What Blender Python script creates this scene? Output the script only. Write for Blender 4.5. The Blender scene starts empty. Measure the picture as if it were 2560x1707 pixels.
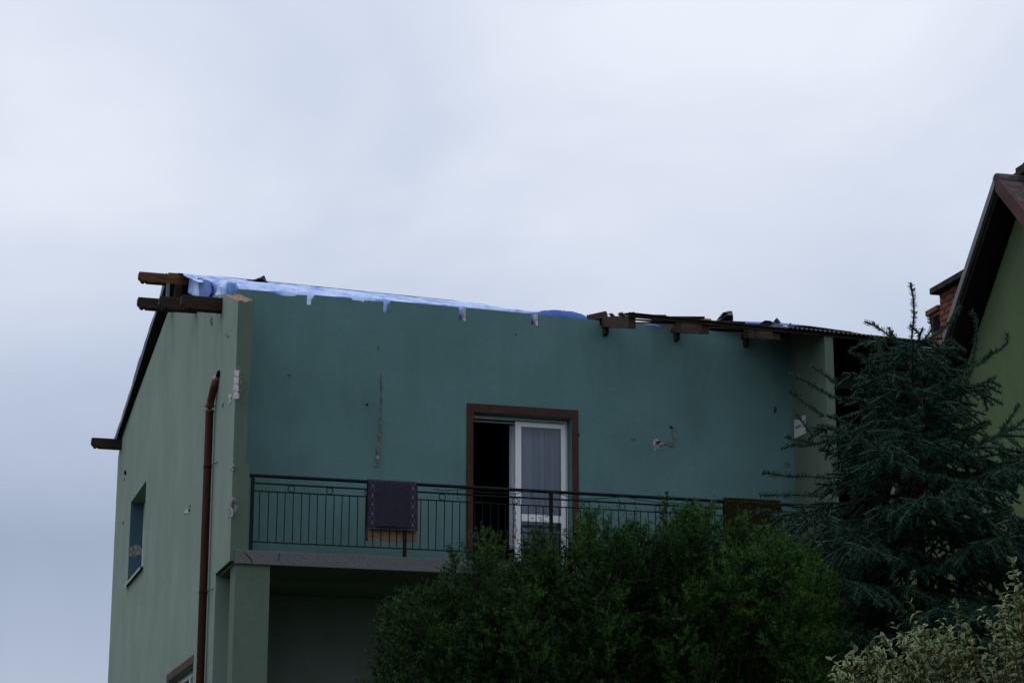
import bpy, math, random
import numpy as np
from mathutils import Vector, Matrix
random.seed(7); rng = np.random.default_rng(7)
scene = bpy.context.scene
C = scene.collection

# ------------------------------------------------------------------ camera
F = 5545.0                                   # focal length in photograph pixels (2560 wide)
PITCH = math.atan((2300 - 853.5) / F)        # the horizon lies below the frame
CAM = np.array([0.0, 0.0, 1.6])
cd = bpy.data.cameras.new('camera'); cam = bpy.data.objects.new('camera', cd); C.objects.link(cam)
cam.location = CAM; cam.rotation_euler = (math.pi/2 + PITCH, 0, 0)
cd.sensor_width = 36; cd.lens = F/2560*36; cd.clip_end = 5000
scene.camera = cam

# ------------------------------------------------------------------ world: overcast sky
SUN_DIR = Vector((-0.50, 0.10, 0.86)).normalized()      # towards the sun
sun_el = math.asin(SUN_DIR.z); sun_az = math.atan2(SUN_DIR.x, SUN_DIR.y)
w = bpy.data.worlds.new('World'); scene.world = w; w.use_nodes = True
nt = w.node_tree; N = nt.nodes; Lk = nt.links; N.clear()
out = N.new('ShaderNodeOutputWorld'); bg = N.new('ShaderNodeBackground'); Lk.new(bg.outputs[0], out.inputs[0])
bg.inputs[1].default_value = 0.1
sky = N.new('ShaderNodeTexSky'); sky.sky_type = 'NISHITA'; sky.sun_disc = False
sky.sun_elevation = sun_el; sky.sun_rotation = sun_az
tc = N.new('ShaderNodeTexCoord'); sep = N.new('ShaderNodeSeparateXYZ'); Lk.new(tc.outputs['Generated'], sep.inputs[0])
gr = N.new('ShaderNodeValToRGB'); Lk.new(sep.outputs[2], gr.inputs[0])
for pos, colr in ((.16, (.36, .435, .575)), (.24, (.60, .675, .82)), (.30, (.77, .83, .95)), (.42, (.82, .875, .99))):
    e = gr.color_ramp.elements.new(pos); e.color = (*colr, 1)
gr.color_ramp.elements[0].position = .09; gr.color_ramp.elements[0].color = (.46, .53, .67, 1)
gr.color_ramp.elements[-1].position = .9; gr.color_ramp.elements[-1].color = (.92, .97, 1.06, 1)
mp = N.new('ShaderNodeMapping'); mp.inputs['Scale'].default_value = (1, 1, 1.5); mp.inputs['Location'].default_value = (3.1, 1.7, 0.35)
Lk.new(tc.outputs['Generated'], mp.inputs[0])
nz = N.new('ShaderNodeTexNoise'); nz.inputs['Scale'].default_value = 4.2; nz.inputs['Detail'].default_value = 5; nz.inputs['Roughness'].default_value = .48
nz.inputs['Distortion'].default_value = .5
Lk.new(mp.outputs[0], nz.inputs['Vector'])
cr = N.new('ShaderNodeValToRGB'); Lk.new(nz.outputs[0], cr.inputs[0])
cr.color_ramp.elements[0].position = .3; cr.color_ramp.elements[0].color = (.78, .815, .865, 1)
cr.color_ramp.elements[1].position = .66; cr.color_ramp.elements[1].color = (1.06, 1.04, 1.02, 1)
mul = N.new('ShaderNodeMix'); mul.data_type = 'RGBA'; mul.blend_type = 'MULTIPLY'; mul.inputs[0].default_value = 1
Lk.new(gr.outputs[0], mul.inputs[6]); Lk.new(cr.outputs[0], mul.inputs[7])
sc10 = N.new('ShaderNodeVectorMath'); sc10.operation = 'SCALE'; sc10.inputs['Scale'].default_value = 10.0
Lk.new(mul.outputs[2], sc10.inputs[0])
mx = N.new('ShaderNodeMix'); mx.data_type = 'RGBA'; mx.inputs[0].default_value = .95
Lk.new(sky.outputs[0], mx.inputs[6]); Lk.new(sc10.outputs[0], mx.inputs[7]); Lk.new(mx.outputs[2], bg.inputs[0])

# ------------------------------------------------------------------ sun
sl = bpy.data.lights.new('sun', 'SUN'); sl.energy = 0.5; sl.angle = math.radians(25); sl.color = (1, .97, .93)
so = bpy.data.objects.new('sun', sl); C.objects.link(so); so.location = (-20, 0, 30)
so.rotation_euler = SUN_DIR.to_track_quat('Z', 'Y').to_euler()
vs = scene.view_settings; vs.view_transform = 'Standard'; vs.look = 'None'; vs.exposure = 0; vs.gamma = 1; vs.use_curve_mapping = False
scene.render.engine = 'CYCLES'

# ------------------------------------------------------------------ pixel -> place
def ray(x, y):
    a = (x-1280)/F; b = -(y-853.5)/F
    return np.array([a, math.cos(PITCH)-b*math.sin(PITCH), math.sin(PITCH)+b*math.cos(PITCH)])
YAW = math.atan((20830-1280)/(F/math.cos(PITCH)))          # facade direction
HX = np.array([math.sin(YAW), math.cos(YAW), 0]); HY = np.array([-math.cos(YAW), math.sin(YAW), 0])
_r = ray(1300, 1200); O = CAM + _r*(30.8/np.dot(_r, [0, math.cos(PITCH), math.sin(PITCH)]))
O0 = np.array([O[0], O[1], 0.0])
def plane(x, y, n, p0):
    r = ray(x, y); return CAM + r*(np.dot(p0-CAM, n)/np.dot(r, n))
def loc(p):
    d = p-O; return Vector((d@HX, d@HY, p[2]))
def LF(x, y, off=0.0): return loc(plane(x, y, HY, O+HY*off))      # house-local, on a plane parallel to the facade
def LS(x, y, hx): return loc(plane(x, y, HX, O+HX*hx))            # house-local, on a plane parallel to the side wall
def WD(x, y, d):                                                 # world, at a distance d in front of the camera
    r = ray(x, y); return Vector(CAM + r*(d/r[1]))

# ------------------------------------------------------------------ materials
def mat(name, col, rough=.8, spec=.5, var=.0, vscale=3.0, bump=0.0, bscale=60.0, col2=None, stretch=(1, 1, 1), metal=0.0, detail=5, mapping=None, c2pos=(.35, .65)):
    m = bpy.data.materials.new(name); m.use_nodes = True
    t = m.node_tree; n = t.nodes; b = n['Principled BSDF']
    b.inputs['Roughness'].default_value = rough; b.inputs['Specular IOR Level'].default_value = spec; b.inputs['Metallic'].default_value = metal
    b.inputs['Base Color'].default_value = (*col, 1)
    tcn = n.new('ShaderNodeTexCoord'); mpn = n.new('ShaderNodeMapping'); t.links.new(tcn.outputs['Object'], mpn.inputs[0]); mpn.inputs['Scale'].default_value = stretch
    if var or col2:
        no = n.new('ShaderNodeTexNoise'); no.inputs['Scale'].default_value = vscale; no.inputs['Detail'].default_value = detail; no.inputs['Roughness'].default_value = .6
        t.links.new(mpn.outputs[0], no.inputs['Vector'])
        r = n.new('ShaderNodeValToRGB'); t.links.new(no.outputs[0], r.inputs[0])
        r.color_ramp.elements[0].position = c2pos[0]; r.color_ramp.elements[1].position = c2pos[1]
        if col2 is None:
            r.color_ramp.elements[0].color = (*[c*(1-var) for c in col], 1); r.color_ramp.elements[1].color = (*[c*(1+var) for c in col], 1)
        else:
            r.color_ramp.elements[0].color = (*col, 1); r.color_ramp.elements[1].color = (*col2, 1)
        t.links.new(r.outputs[0], b.inputs['Base Color'])
    if bump:
        nb = n.new('ShaderNodeTexNoise'); nb.inputs['Scale'].default_value = bscale; nb.inputs['Detail'].default_value = 6
        t.links.new(mpn.outputs[0], nb.inputs['Vector'])
        bu = n.new('ShaderNodeBump'); bu.inputs['Strength'].default_value = bump; bu.inputs['Distance'].default_value = .01
        t.links.new(nb.outputs[0], bu.inputs['Height']); t.links.new(bu.outputs[0], b.inputs['Normal'])
    return m

def stucco(name, col, stain, stainamt):
    """painted render: broad mottling, fine grain, faint vertical dirt runs"""
    m = mat(name, col, .9, .2, var=.08, vscale=.9, bump=.25, bscale=45)
    t = m.node_tree; n = t.nodes; b = n['Principled BSDF']
    src = b.inputs['Base Color'].links[0].from_socket
    tcn = n.new('ShaderNodeTexCoord'); mpn = n.new('ShaderNodeMapping'); mpn.inputs['Scale'].default_value = (1.3, 1.3, .35)
    t.links.new(tcn.outputs['Object'], mpn.inputs[0])
    no = n.new('ShaderNodeTexNoise'); no.inputs['Scale'].default_value = 1.6; no.inputs['Detail'].default_value = 3; no.inputs['Roughness'].default_value = .55
    t.links.new(mpn.outputs[0], no.inputs['Vector'])
    r = n.new('ShaderNodeValToRGB'); r.color_ramp.elements[0].position = .50; r.color_ramp.elements[1].position = .78
    r.color_ramp.elements[0].color = (0, 0, 0, 1); r.color_ramp.elements[1].color = (stainamt,)*3+(1,)
    t.links.new(no.outputs[0], r.inputs[0])
    mx1 = n.new('ShaderNodeMix'); mx1.data_type = 'RGBA'; t.links.new(r.outputs[0], mx1.inputs[0]); t.links.new(src, mx1.inputs[6]); mx1.inputs[7].default_value = (*stain, 1)
    # trowel-scale mottling
    n2 = n.new('ShaderNodeTexNoise'); n2.inputs['Scale'].default_value = 14; n2.inputs['Detail'].default_value = 4; t.links.new(tcn.outputs['Object'], n2.inputs['Vector'])
    r2 = n.new('ShaderNodeValToRGB'); r2.color_ramp.elements[0].position = .3; r2.color_ramp.elements[1].position = .7
    r2.color_ramp.elements[0].color = (.95, .95, .95, 1); r2.color_ramp.elements[1].color = (1.04, 1.04, 1.04, 1); t.links.new(n2.outputs[0], r2.inputs[0])
    m2 = n.new('ShaderNodeMix'); m2.data_type = 'RGBA'; m2.blend_type = 'MULTIPLY'; m2.inputs[0].default_value = 1
    t.links.new(mx1.outputs[2], m2.inputs[6]); t.links.new(r2.outputs[0], m2.inputs[7]); t.links.new(m2.outputs[2], b.inputs['Base Color'])
    return m

M = {}
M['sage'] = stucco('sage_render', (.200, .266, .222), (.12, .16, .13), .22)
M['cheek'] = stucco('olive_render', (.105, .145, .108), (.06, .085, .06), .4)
M['teal'] = stucco('teal_render', (.104, .200, .198), (.066, .118, .118), .45)
M['jamb'] = stucco('blue_render', (.06, .125, .165), (.03, .06, .08), .5)
M['undercroft'] = stucco('shade_dark_undercroft_render', (.15, .18, .155), (.09, .11, .09), .4)  # wall render darkened: shade under the balcony is put into the colour
M['green'] = stucco('green_render', (.085, .128, .062), (.05, .08, .035), .25)
M['plaster'] = mat('bare_plaster', (.11, .117, .122), .95, .1, bump=1.0, bscale=35, vscale=22, col2=(.35, .365, .375), c2pos=(.38, .62))
M['white_brick'] = mat('exposed_white_brick', (.30, .29, .28), .95, .1, bump=.8, bscale=30, vscale=14, col2=(.60, .60, .60))
M['scar'] = mat('grey_scar', (.085, .11, .107), .95, .1, vscale=18, col2=(.18, .19, .185), bump=.6, bscale=40)
M['rawbrick'] = mat('raw_brick', (.16, .10, .065), .95, .1, vscale=18, col2=(.34, .25, .17), bump=.8, bscale=30)
M['concrete'] = mat('terrazzo_concrete', (.085, .085, .086), .95, .1, vscale=80, detail=3, col2=(.19, .187, .186), bump=.5, bscale=90, c2pos=(.35, .68))
M['crack'] = mat('crack_dark', (.012, .012, .012), 1, 0)
M['wood_dark'] = mat('dark_timber', (.014, .010, .008), .8, .2, vscale=5, col2=(.040, .026, .018), stretch=(1, 14, 14), bump=.5, bscale=12)
M['wood_rafter'] = mat('rafter_timber', (.020, .013, .010), .8, .2, vscale=5, col2=(.058, .038, .027), stretch=(14, 1, 14), bump=.5, bscale=12)
M['wood_ridge'] = mat('weathered_timber', (.03, .014, .006), .8, .2, vscale=4, col2=(.17, .075, .032), stretch=(1, 12, 16), bump=.6, bscale=10)
M['wood_raw'] = mat('raw_timber', (.20, .12, .06), .8, .2, vscale=6, col2=(.42, .28, .15), stretch=(1, 12, 12))
M['roofing'] = mat('dark_corrugated_roofing', (.014, .012, .012), .6, .3, vscale=4, col2=(.035, .027, .024), bump=.3, bscale=20)
M['felt'] = mat('black_roofing_felt', (.008, .008, .010), .35, .4, var=.3, vscale=10, bump=.3, bscale=25)
M['navy'] = mat('navy_tarpaulin_edge', (.018, .024, .060), .45, .4, var=.3, vscale=8)
M['tarp_sheen'] = mat('sky_sheen_tarpaulin', (.12, .25, .66), .5, .35, vscale=1.6, col2=(.46, .60, .92), bump=1.0, bscale=5, stretch=(2.2, .5, 1), c2pos=(.36, .56))  # blue sheet made paler: grazing sky reflection put into the base colour
M['tarp_sheen'].node_tree.nodes['Bump'].inputs['Distance'].default_value = .05
M['tarp_blue'] = mat('blue_tarpaulin', (.016, .065, .30), .6, .2, vscale=2.0, col2=(.035, .12, .44), bump=.25, bscale=9)
M['white'] = mat('white_frame', (.76, .78, .80), .35, .5, var=.04, vscale=6)
M['trim'] = mat('brown_paint_trim', (.055, .026, .018), .8, .2, var=.2, vscale=4, bump=.3, bscale=50)
M['dark_metal'] = mat('dark_green_iron', (.004, .007, .007), .6, .15, var=.3, vscale=30, bump=.2, bscale=80)
M['pipe'] = mat('rust_red_pipe', (.062, .014, .009), .45, .4, vscale=3, col2=(.105, .024, .015), stretch=(6, 6, .6))
M['zinc'] = mat('galvanised_zinc', (.30, .30, .30), .5, .5, var=.3, vscale=20, metal=.3)
M['inside'] = mat('unlit_room_dark', (.05, .045, .04), .9, .1, var=.1)  # darkness of the unlit room put into the wall colour
M['paper'] = mat('white_board', (.48, .48, .48), .7, .2, var=.06, vscale=9)
M['ink'] = mat('black_print', (.02, .02, .02), .8, .1)
M['wire'] = mat('black_cable', (.006, .010, .008), .6, .3)
M['tile'] = mat('brown_roof_tile', (.030, .018, .017), .85, .2, vscale=9, col2=(.105, .085, .085), bump=.6, bscale=22)
M['barge'] = mat('brown_barge_board', (.040, .022, .020), .8, .2, vscale=3, col2=(.085, .040, .040), bump=.3, bscale=18)
M['fascia'] = mat('grey_metal_verge', (.12, .115, .125), .5, .4, var=.15, vscale=5)
M['soffit'] = mat('shade_dark_soffit', (.010, .009, .008), .9, .1, var=.3, vscale=6)  # eave and recess shade put into a near-black board colour
M['brick'] = mat('red_brick', (.10, .040, .030), .9, .1, vscale=11, col2=(.22, .085, .062), bump=.6, bscale=40)
M['mortar'] = mat('dark_mortar', (.030, .026, .024), .95, .1, var=.3, vscale=20)
M['cap'] = mat('mossy_concrete_cap', (.022, .024, .020), .95, .1, vscale=9, col2=(.055, .055, .045), bump=.8, bscale=25)
M['bark'] = mat('bark', (.045, .026, .017), .9, .1, vscale=12, col2=(.09, .055, .037), stretch=(1, 1, .3), bump=.8, bscale=40)
M['twig'] = mat('young_twig', (.020, .016, .009), .9, .1, var=.3, vscale=20)
M['trunk'] = mat('dark_bark', (.022, .014, .010), .9, .1, vscale=12, col2=(.045, .030, .022), stretch=(1, 1, .3), bump=.8, bscale=40)
M['ground'] = mat('grass_ground', (.022, .038, .012), .95, .1, vscale=1.5, col2=(.045, .065, .022), bump=.6, bscale=30)
M['glassfloor'] = None

def foliage(name, cols, rough=.65, spec=.12):
    m = bpy.data.materials.new(name); m.use_nodes = True; t = m.node_tree; n = t.nodes; b = n['Principled BSDF']
    b.inputs['Roughness'].default_value = rough; b.inputs['Specular IOR Level'].default_value = spec
    at = n.new('ShaderNodeAttribute'); at.attribute_name = 'tint'
    r = n.new('ShaderNodeValToRGB'); t.links.new(at.outputs['Fac'], r.inputs[0])
    r.color_ramp.elements[0].color = (*cols[0], 1); r.color_ramp.elements[1].color = (*cols[-1], 1)
    for i, c in enumerate(cols[1:-1]):
        e = r.color_ramp.elements.new((i+1)/(len(cols)-1)); e.color = (*c, 1)
    t.links.new(r.outputs[0], b.inputs['Base Color'])
    return m
M['spruce'] = foliage('spruce_needles', [(.011, .032, .019), (.020, .054, .034), (.038, .088, .055)])
M['yew'] = foliage('yew_needles', [(.005, .018, .003), (.012, .041, .007), (.043, .112, .017)])
M['leaf_green'] = foliage('leaf_green', [(.050, .085, .030), (.100, .145, .058)])
M['leaf_cream'] = foliage('leaf_cream', [(.20, .23, .115), (.34, .37, .205)])

def glass():
    m = bpy.data.materials.new('window_glass'); m.use_nodes = True; t = m.node_tree; n = t.nodes; n.clear()
    o = n.new('ShaderNodeOutputMaterial'); mixs = n.new('ShaderNodeMixShader'); tr = n.new('ShaderNodeBsdfTransparent'); gl = n.new('ShaderNodeBsdfGlossy')
    tr.inputs[0].default_value = (.80, .84, .86, 1); gl.inputs['Roughness'].default_value = .02
    fr = n.new('ShaderNodeFresnel'); fr.inputs[0].default_value = 1.6
    t.links.new(fr.outputs[0], mixs.inputs[0]); t.links.new(tr.outputs[0], mixs.inputs[1]); t.links.new(gl.outputs[0], mixs.inputs[2]); t.links.new(mixs.outputs[0], o.inputs[0])
    return m
M['glass'] = glass()
def net():
    m = bpy.data.materials.new('net_curtain'); m.use_nodes = True; t = m.node_tree; n = t.nodes; n.clear()
    o = n.new('ShaderNodeOutputMaterial'); a = n.new('ShaderNodeMixShader'); tr = n.new('ShaderNodeBsdfTransparent'); d = n.new('ShaderNodeBsdfDiffuse')
    d.inputs[0].default_value = (.62, .67, .75, 1); a.inputs[0].default_value = .84
    t.links.new(tr.outputs[0], a.inputs[1]); t.links.new(d.outputs[0], a.inputs[2]); t.links.new(a.outputs[0], o.inputs[0])
    return m
M['net'] = net()

# ------------------------------------------------------------------ mesh helpers
def tag(o, label=None, cat=None, group=None, kind=None):
    if label: o['label'] = label
    if cat: o['category'] = cat
    if group: o['group'] = group
    if kind: o['kind'] = kind
    return o
def link(o, parent=None):
    C.objects.link(o)
    if parent is not None: o.parent = parent
    return o
def empty(name, at, rz=0.0, **k):
    o = bpy.data.objects.new(name, None); link(o); o.location = at; o.rotation_euler = (0, 0, rz); o.empty_display_size = .3
    return tag(o, **k)
class MB:
    def __init__(s): s.v = []; s.f = []; s.m = []
    def quad(s, *p, m=0):
        i = len(s.v); s.v += [tuple(q) for q in p]; s.f.append(tuple(range(i, i+len(p)))); s.m.append(m)
    def box(s, x0, x1, y0, y1, z0, z1, m=0):
        i = len(s.v)
        s.v += [(x, y, z) for z in (z0, z1) for y in (y0, y1) for x in (x0, x1)]
        for f in ((0, 2, 3, 1), (4, 5, 7, 6), (0, 1, 5, 4), (2, 6, 7, 3), (0, 4, 6, 2), (1, 3, 7, 5)):
            s.f.append(tuple(i+k for k in f)); s.m.append(m)
    def prism(s, pts, fn, d0, d1, m=0):
        """polygon pts (u,v) swept from d0 to d1; fn(u,v,d)->xyz"""
        i = len(s.v); n = len(pts)
        s.v += [tuple(fn(u, v, d0)) for u, v in pts] + [tuple(fn(u, v, d1)) for u, v in pts]
        s.f.append(tuple(i+k for k in range(n))); s.f.append(tuple(i+n+k for k in reversed(range(n)))); s.m += [m, m]
        for k in range(n):
            k2 = (k+1) % n
            s.f.append((i+k, i+n+k, i+n+k2, i+k2)); s.m.append(m)
    def tube(s, pts, r, n=8, m=0, cap=True, r1=None):
        pts = [Vector(p) for p in pts]; rings = []
        for k, p in enumerate(pts):
            a = pts[max(k-1, 0)]; b = pts[min(k+1, len(pts)-1)]; d = (b-a).normalized()
            u = d.orthogonal().normalized() if abs(d.z) > .99 else d.cross(Vector((0, 0, 1))).normalized()
            w_ = d.cross(u)
            rr = r if r1 is None else r+(r1-r)*k/(len(pts)-1)
            i = len(s.v); rings.append(i)
            s.v += [tuple(p+u*rr*math.cos(2*math.pi*j/n)+w_*rr*math.sin(2*math.pi*j/n)) for j in range(n)]
        for a, b in zip(rings, rings[1:]):
            for j in range(n):
                s.f.append((a+j, a+(j+1) % n, b+(j+1) % n, b+j)); s.m.append(m)
        if cap:
            s.f.append(tuple(rings[0]+j for j in reversed(range(n)))); s.f.append(tuple(rings[-1]+j for j in range(n))); s.m += [m, m]
    def grid(s, fn, nu, nv, m=0):
        i = len(s.v)
        s.v += [tuple(fn(a/nu, b/nv)) for b in range(nv+1) for a in range(nu+1)]
        for b in range(nv):
            for a in range(nu):
                k = i+b*(nu+1)+a; s.f.append((k, k+1, k+nu+2, k+nu+1)); s.m.append(m)
    def mesh(s, name, mats, smooth=False, fixn=True):
        me = bpy.data.meshes.new(name); me.from_pydata(s.v, [], s.f)
        for x in (mats if isinstance(mats, (list, tuple)) else [mats]): me.materials.append(x)
        me.polygons.foreach_set('material_index', s.m)
        if smooth: me.polygons.foreach_set('use_smooth', [True]*len(s.f))
        me.update()
        return me
    def build(s, name, mats, parent=None, smooth=False, bevel=0, fix=True, solid=0, **k):
        me = s.mesh(name, mats, smooth)
        if fix:
            import bmesh
            b = bmesh.new(); b.from_mesh(me); bmesh.ops.recalc_face_normals(b, faces=b.faces); b.to_mesh(me); b.free()
        o = link(bpy.data.objects.new(name, me), parent)
        if solid:
            md = o.modifiers.new('solid', 'SOLIDIFY'); md.thickness = solid; md.offset = 0
        if bevel:
            md = o.modifiers.new('bevel', 'BEVEL'); md.width = bevel; md.segments = 2; md.limit_method = 'ANGLE'
        return tag(o, **k)

def noise1(x, seed=0):
    return sum(math.sin(x*f+seed*1.7+f*3.1)*a for f, a in ((1.0, .5), (2.3, .3), (5.1, .2), (11.7, .1)))

def wall(cols, holes, fn, t, zb, mb=None):
    """cols: [(u0,u1,top0,top1)], holes: [(u0,u1,v0,v1)] aligned with columns; fn(u,v,d)"""
    mb = mb or MB()
    for i, (u0, u1, t0, t1) in enumerate(cols):
        segs = [(zb, zb)]
        hs = sorted([h for h in holes if h[0] <= u0+1e-6 and h[1] >= u1-1e-6], key=lambda h: h[2])
        lo = zb; parts = []
        for h in hs: parts.append((lo, lo, h[2], h[2])); lo = h[3]
        parts.append((lo, lo, t0, t1))
        for a0, a1, b0, b1 in parts:
            mb.quad(fn(u0, a0, 0), fn(u1, a1, 0), fn(u1, b1, 0), fn(u0, b0, 0))
            mb.quad(fn(u0, a0, t), fn(u0, b0, t), fn(u1, b1, t), fn(u1, a1, t))
        mb.quad(fn(u0, t0, 0), fn(u1, t1, 0), fn(u1, t1, t), fn(u0, t0, t))
        mb.quad(fn(u0, zb, 0), fn(u0, zb, t), fn(u1, zb, t), fn(u1, zb, 0))
        if i+1 < len(cols):
            n0 = cols[i+1][2]
            if abs(n0-t1) > 1e-6: mb.quad(fn(u1, t1, 0), fn(u1, n0, 0), fn(u1, n0, t), fn(u1, t1, t))
    u0, _, t0, _ = cols[0]; mb.quad(fn(u0, zb, 0), fn(u0, t0, 0), fn(u0, t0, t), fn(u0, zb, t))
    _, u1, _, t1 = cols[-1]; mb.quad(fn(u1, zb, 0), fn(u1, zb, t), fn(u1, t1, t), fn(u1, t1, 0))
    for h0, h1, v0, v1 in holes:
        for a, b in (((h0, v0), (h1, v0)), ((h1, v0), (h1, v1)), ((h1, v1), (h0, v1)), ((h0, v1), (h0, v0))):
            mb.quad(fn(*a, 0), fn(*b, 0), fn(*b, t), fn(*a, t))
    return mb

# ------------------------------------------------------------------ ground
g = MB(); g.grid(lambda a, b: (-900+1800*a, -300+2100*b, 0), 8, 8)
g.build('ground', M['ground'], kind='structure')

# ================================================================== HOUSE
RZ = math.atan2(HX[1], HX[0])
house = empty('house', O0, RZ, label='green rendered house with wrecked roof, upper balcony and open balcony door', cat='house')
XL = -4.19
# gable side wall with two window openings
TH = .30
gtop = lambda y: 9.86 + (11.27-9.86)*y/5.6 if y <= 5.6 else 11.27-(11.27-10.36)*(y-5.6)/6.75
ys = [0.0, 1.76, 4.35, 5.6, 8.05, 10.2, 12.35, 12.66]
cols = [(a, b, gtop(a), gtop(b)) for a, b in zip(ys, ys[1:])]
cols[-1] = (12.35, 12.66, 10.36, 10.08)
W1 = (8.05, 10.2, 7.31, 8.79); W2 = (1.76, 4.35, 3.6, 5.05)
sw = wall(cols, [W1, W2], lambda u, v, d: (XL+d, u, v), TH, 0.0)
sw.build('side_wall', M['sage'], house)
# back wall, right wall, ceiling (closing the house)
b = MB(); b.box(XL+.005, 6.3, 12.38, 12.65, 0, 10.0); b.build('back_wall', M['sage'], house)
b = MB(); b.prism([(-.02, 0), (12.37, 0), (12.37, 9.95), (5.6, 11.2), (-.02, 9.6)], lambda u, v, d: (d, u, v), 6.02, 6.295); b.build('right_wall', M['sage'], house)
# blue painted reveal of the upper side window, sill, frame
def win_frame(parent, name, label, x, y0, y1, z0, z1):
    fr = MB(); fr.box(x, x+.06, y0+.01, y0+.08, z0, z1-.01); fr.box(x, x+.06, y1-.08, y1-.01, z0, z1-.01)
    fr.box(x, x+.06, y0+.08, y1-.08, z1-.08, z1-.01); fr.box(x, x+.06, y0+.08, y1-.08, z0, z0+.07); fr.box(x, x+.06, (y0+y1)/2-.05, (y0+y1)/2+.05, z0+.07, z1-.08)
    o = fr.build(name, M['white'], parent, label=label)
    for a, c in ((y0+.08, (y0+y1)/2-.05), ((y0+y1)/2+.05, y1-.08)):
        p = MB(); p.box(x+.02, x+.03, a, c, z0+.07, z1-.08); p.build('pane', M['glass'], o)
    return o
win = win_frame(house, 'side_window', 'upper side window with blue painted reveal and peeled patch', XL+TH-.07, *W1)
for yy in (10.196, 8.054):
    j = MB(); j.quad((XL+.004, yy, 7.31), (XL+TH-.075, yy, 7.31), (XL+TH-.075, yy, 8.79), (XL+.004, yy, 8.79)); j.build('reveal', M['jamb'], win, fix=False)
s = MB(); s.prism([(XL-.055, 7.315), (XL+.2, 7.345), (XL+.2, 7.332), (XL-.050, 7.300), (XL-.050, 7.27), (XL-.055, 7.27)], lambda u, v, d: (u, d, v), 7.98, 10.27)
s.build('sill', M['zinc'], win)
# lower side window with brown band
wb = MB()
wb.box(XL-.006, XL+.002, W2[0]-.02, W2[1]+.12, W2[3], W2[3]+.11)
win2 = win_frame(house, 'lower_side_window', 'lower side window under a brown painted band', XL+.14, *W2); wb.build('painted_band', M['barge'], win2)
# cheek wall (left end of the balcony)
FR = -1.2
ck = MB()
px_r = [(LF(636, 752, FR).x, 9.46), (LF(622, 1000, FR).x, 8.12), (LF(614, 1158, FR).x, 7.29), (LF(623.5, 1160, FR).x, 7.28), (LF(619, 1378, FR).x, 6.02)]
poly = [(XL-.012, 6.02), (XL-.012, 9.44), (-4.15, 9.455), (-4.12, 9.43), (-4.08, 9.44), (-4.05, 9.46), (-4.03, 9.44), (-4.01, 9.47)] + px_r
front = [Vector((u, FR, v)) for u, v in poly]
back = [Vector((u, -.003, v + (.41 if v > 9 else 0))) for u, v in poly]
i0 = len(ck.v); ck.v += [tuple(p) for p in front+back]; n = len(poly)
ck.f.append(tuple(range(n))); ck.f.append(tuple(range(2*n-1, n-1, -1))); ck.m += [1, 0]
for k in range(n):
    k2 = (k+1) % n; ck.f.append((k, n+k, n+k2, k2)); ck.m.append(0 if k == 0 else (2 if 1 <= k <= 7 else 1))
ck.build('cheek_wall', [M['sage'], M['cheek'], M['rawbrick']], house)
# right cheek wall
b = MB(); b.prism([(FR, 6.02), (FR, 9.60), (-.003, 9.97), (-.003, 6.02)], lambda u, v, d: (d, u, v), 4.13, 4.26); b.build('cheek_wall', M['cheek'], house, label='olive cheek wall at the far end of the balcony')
# main facade with rafter pockets
zt = lambda x: 9.955 if x < 1.2 else 9.93
cuts = [(-4.06, 9.90), (-4.03, 9.945), (-3.45, 9.94), (-3.44, 9.92), (-3.40, 9.90), (-3.28, 9.895), (-3.20, 9.92), (-3.19, 9.925), (-3.06, 9.93)]
cols = []
def addline(pts):
    for (a, ta), (c, tb) in zip(pts, pts[1:]): cols.append((a, c, ta, tb))
addline([(-4.06, 9.90), (-4.02, 9.95), (-3.50, 9.945), (-3.49, 9.925), (-3.42, 9.905), (-3.29, 9.90), (-3.22, 9.915), (-3.20, 9.93), (-3.06, 9.935)])
cols.append((-3.06, -2.955, 9.80, 9.80))
addline([(-2.955, 9.945), (-2.44, 9.945), (-2.42, 9.92), (-2.30, 9.915), (-2.26, 9.895), (-2.25, 9.925), (-1.98, 9.93)])
cols.append((-1.98, -1.875, 9.78, 9.78))
addline([(-1.875, 9.95), (-.89, 9.935)])
cols.append((-.89, -.79, 9.755, 9.755))
addline([(-.79, 9.935), (-.77, 9.935)])
addline([(-.77, 9.935), (-.675, 9.935)])
addline([(-.675, 9.935), (.17, 9.92)])
cols.append((.17, .275, 9.73, 9.73))
addline([(.275, 9.92), (.76, 9.905), (1.19, 9.90)])
cols.append((1.19, 1.32, 9.82, 9.82)); addline([(1.32, 9.90), (2.27, 9.88)])
cols.append((2.27, 2.40, 9.80, 9.80)); addline([(2.40, 9.88), (3.36, 9.87)])
cols.append((3.36, 3.49, 9.78, 9.78)); addline([(3.49, 9.87), (4.26, 9.86)])
DOOR = (-.675, .76, 6.17, 8.44)
fw = wall(cols, [DOOR], lambda u, v, d: (u, d, v), .25, 6.05)
fw.build('facade_wall', M['teal'], house)
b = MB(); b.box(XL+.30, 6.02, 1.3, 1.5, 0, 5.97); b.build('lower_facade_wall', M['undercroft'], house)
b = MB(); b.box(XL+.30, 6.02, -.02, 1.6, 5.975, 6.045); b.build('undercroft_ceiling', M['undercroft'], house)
b = MB(); b.box(5.9, 6.02, -.02, 1.3, 0, 5.97); b.build('undercroft_side_wall', M['undercroft'], house)
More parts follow.
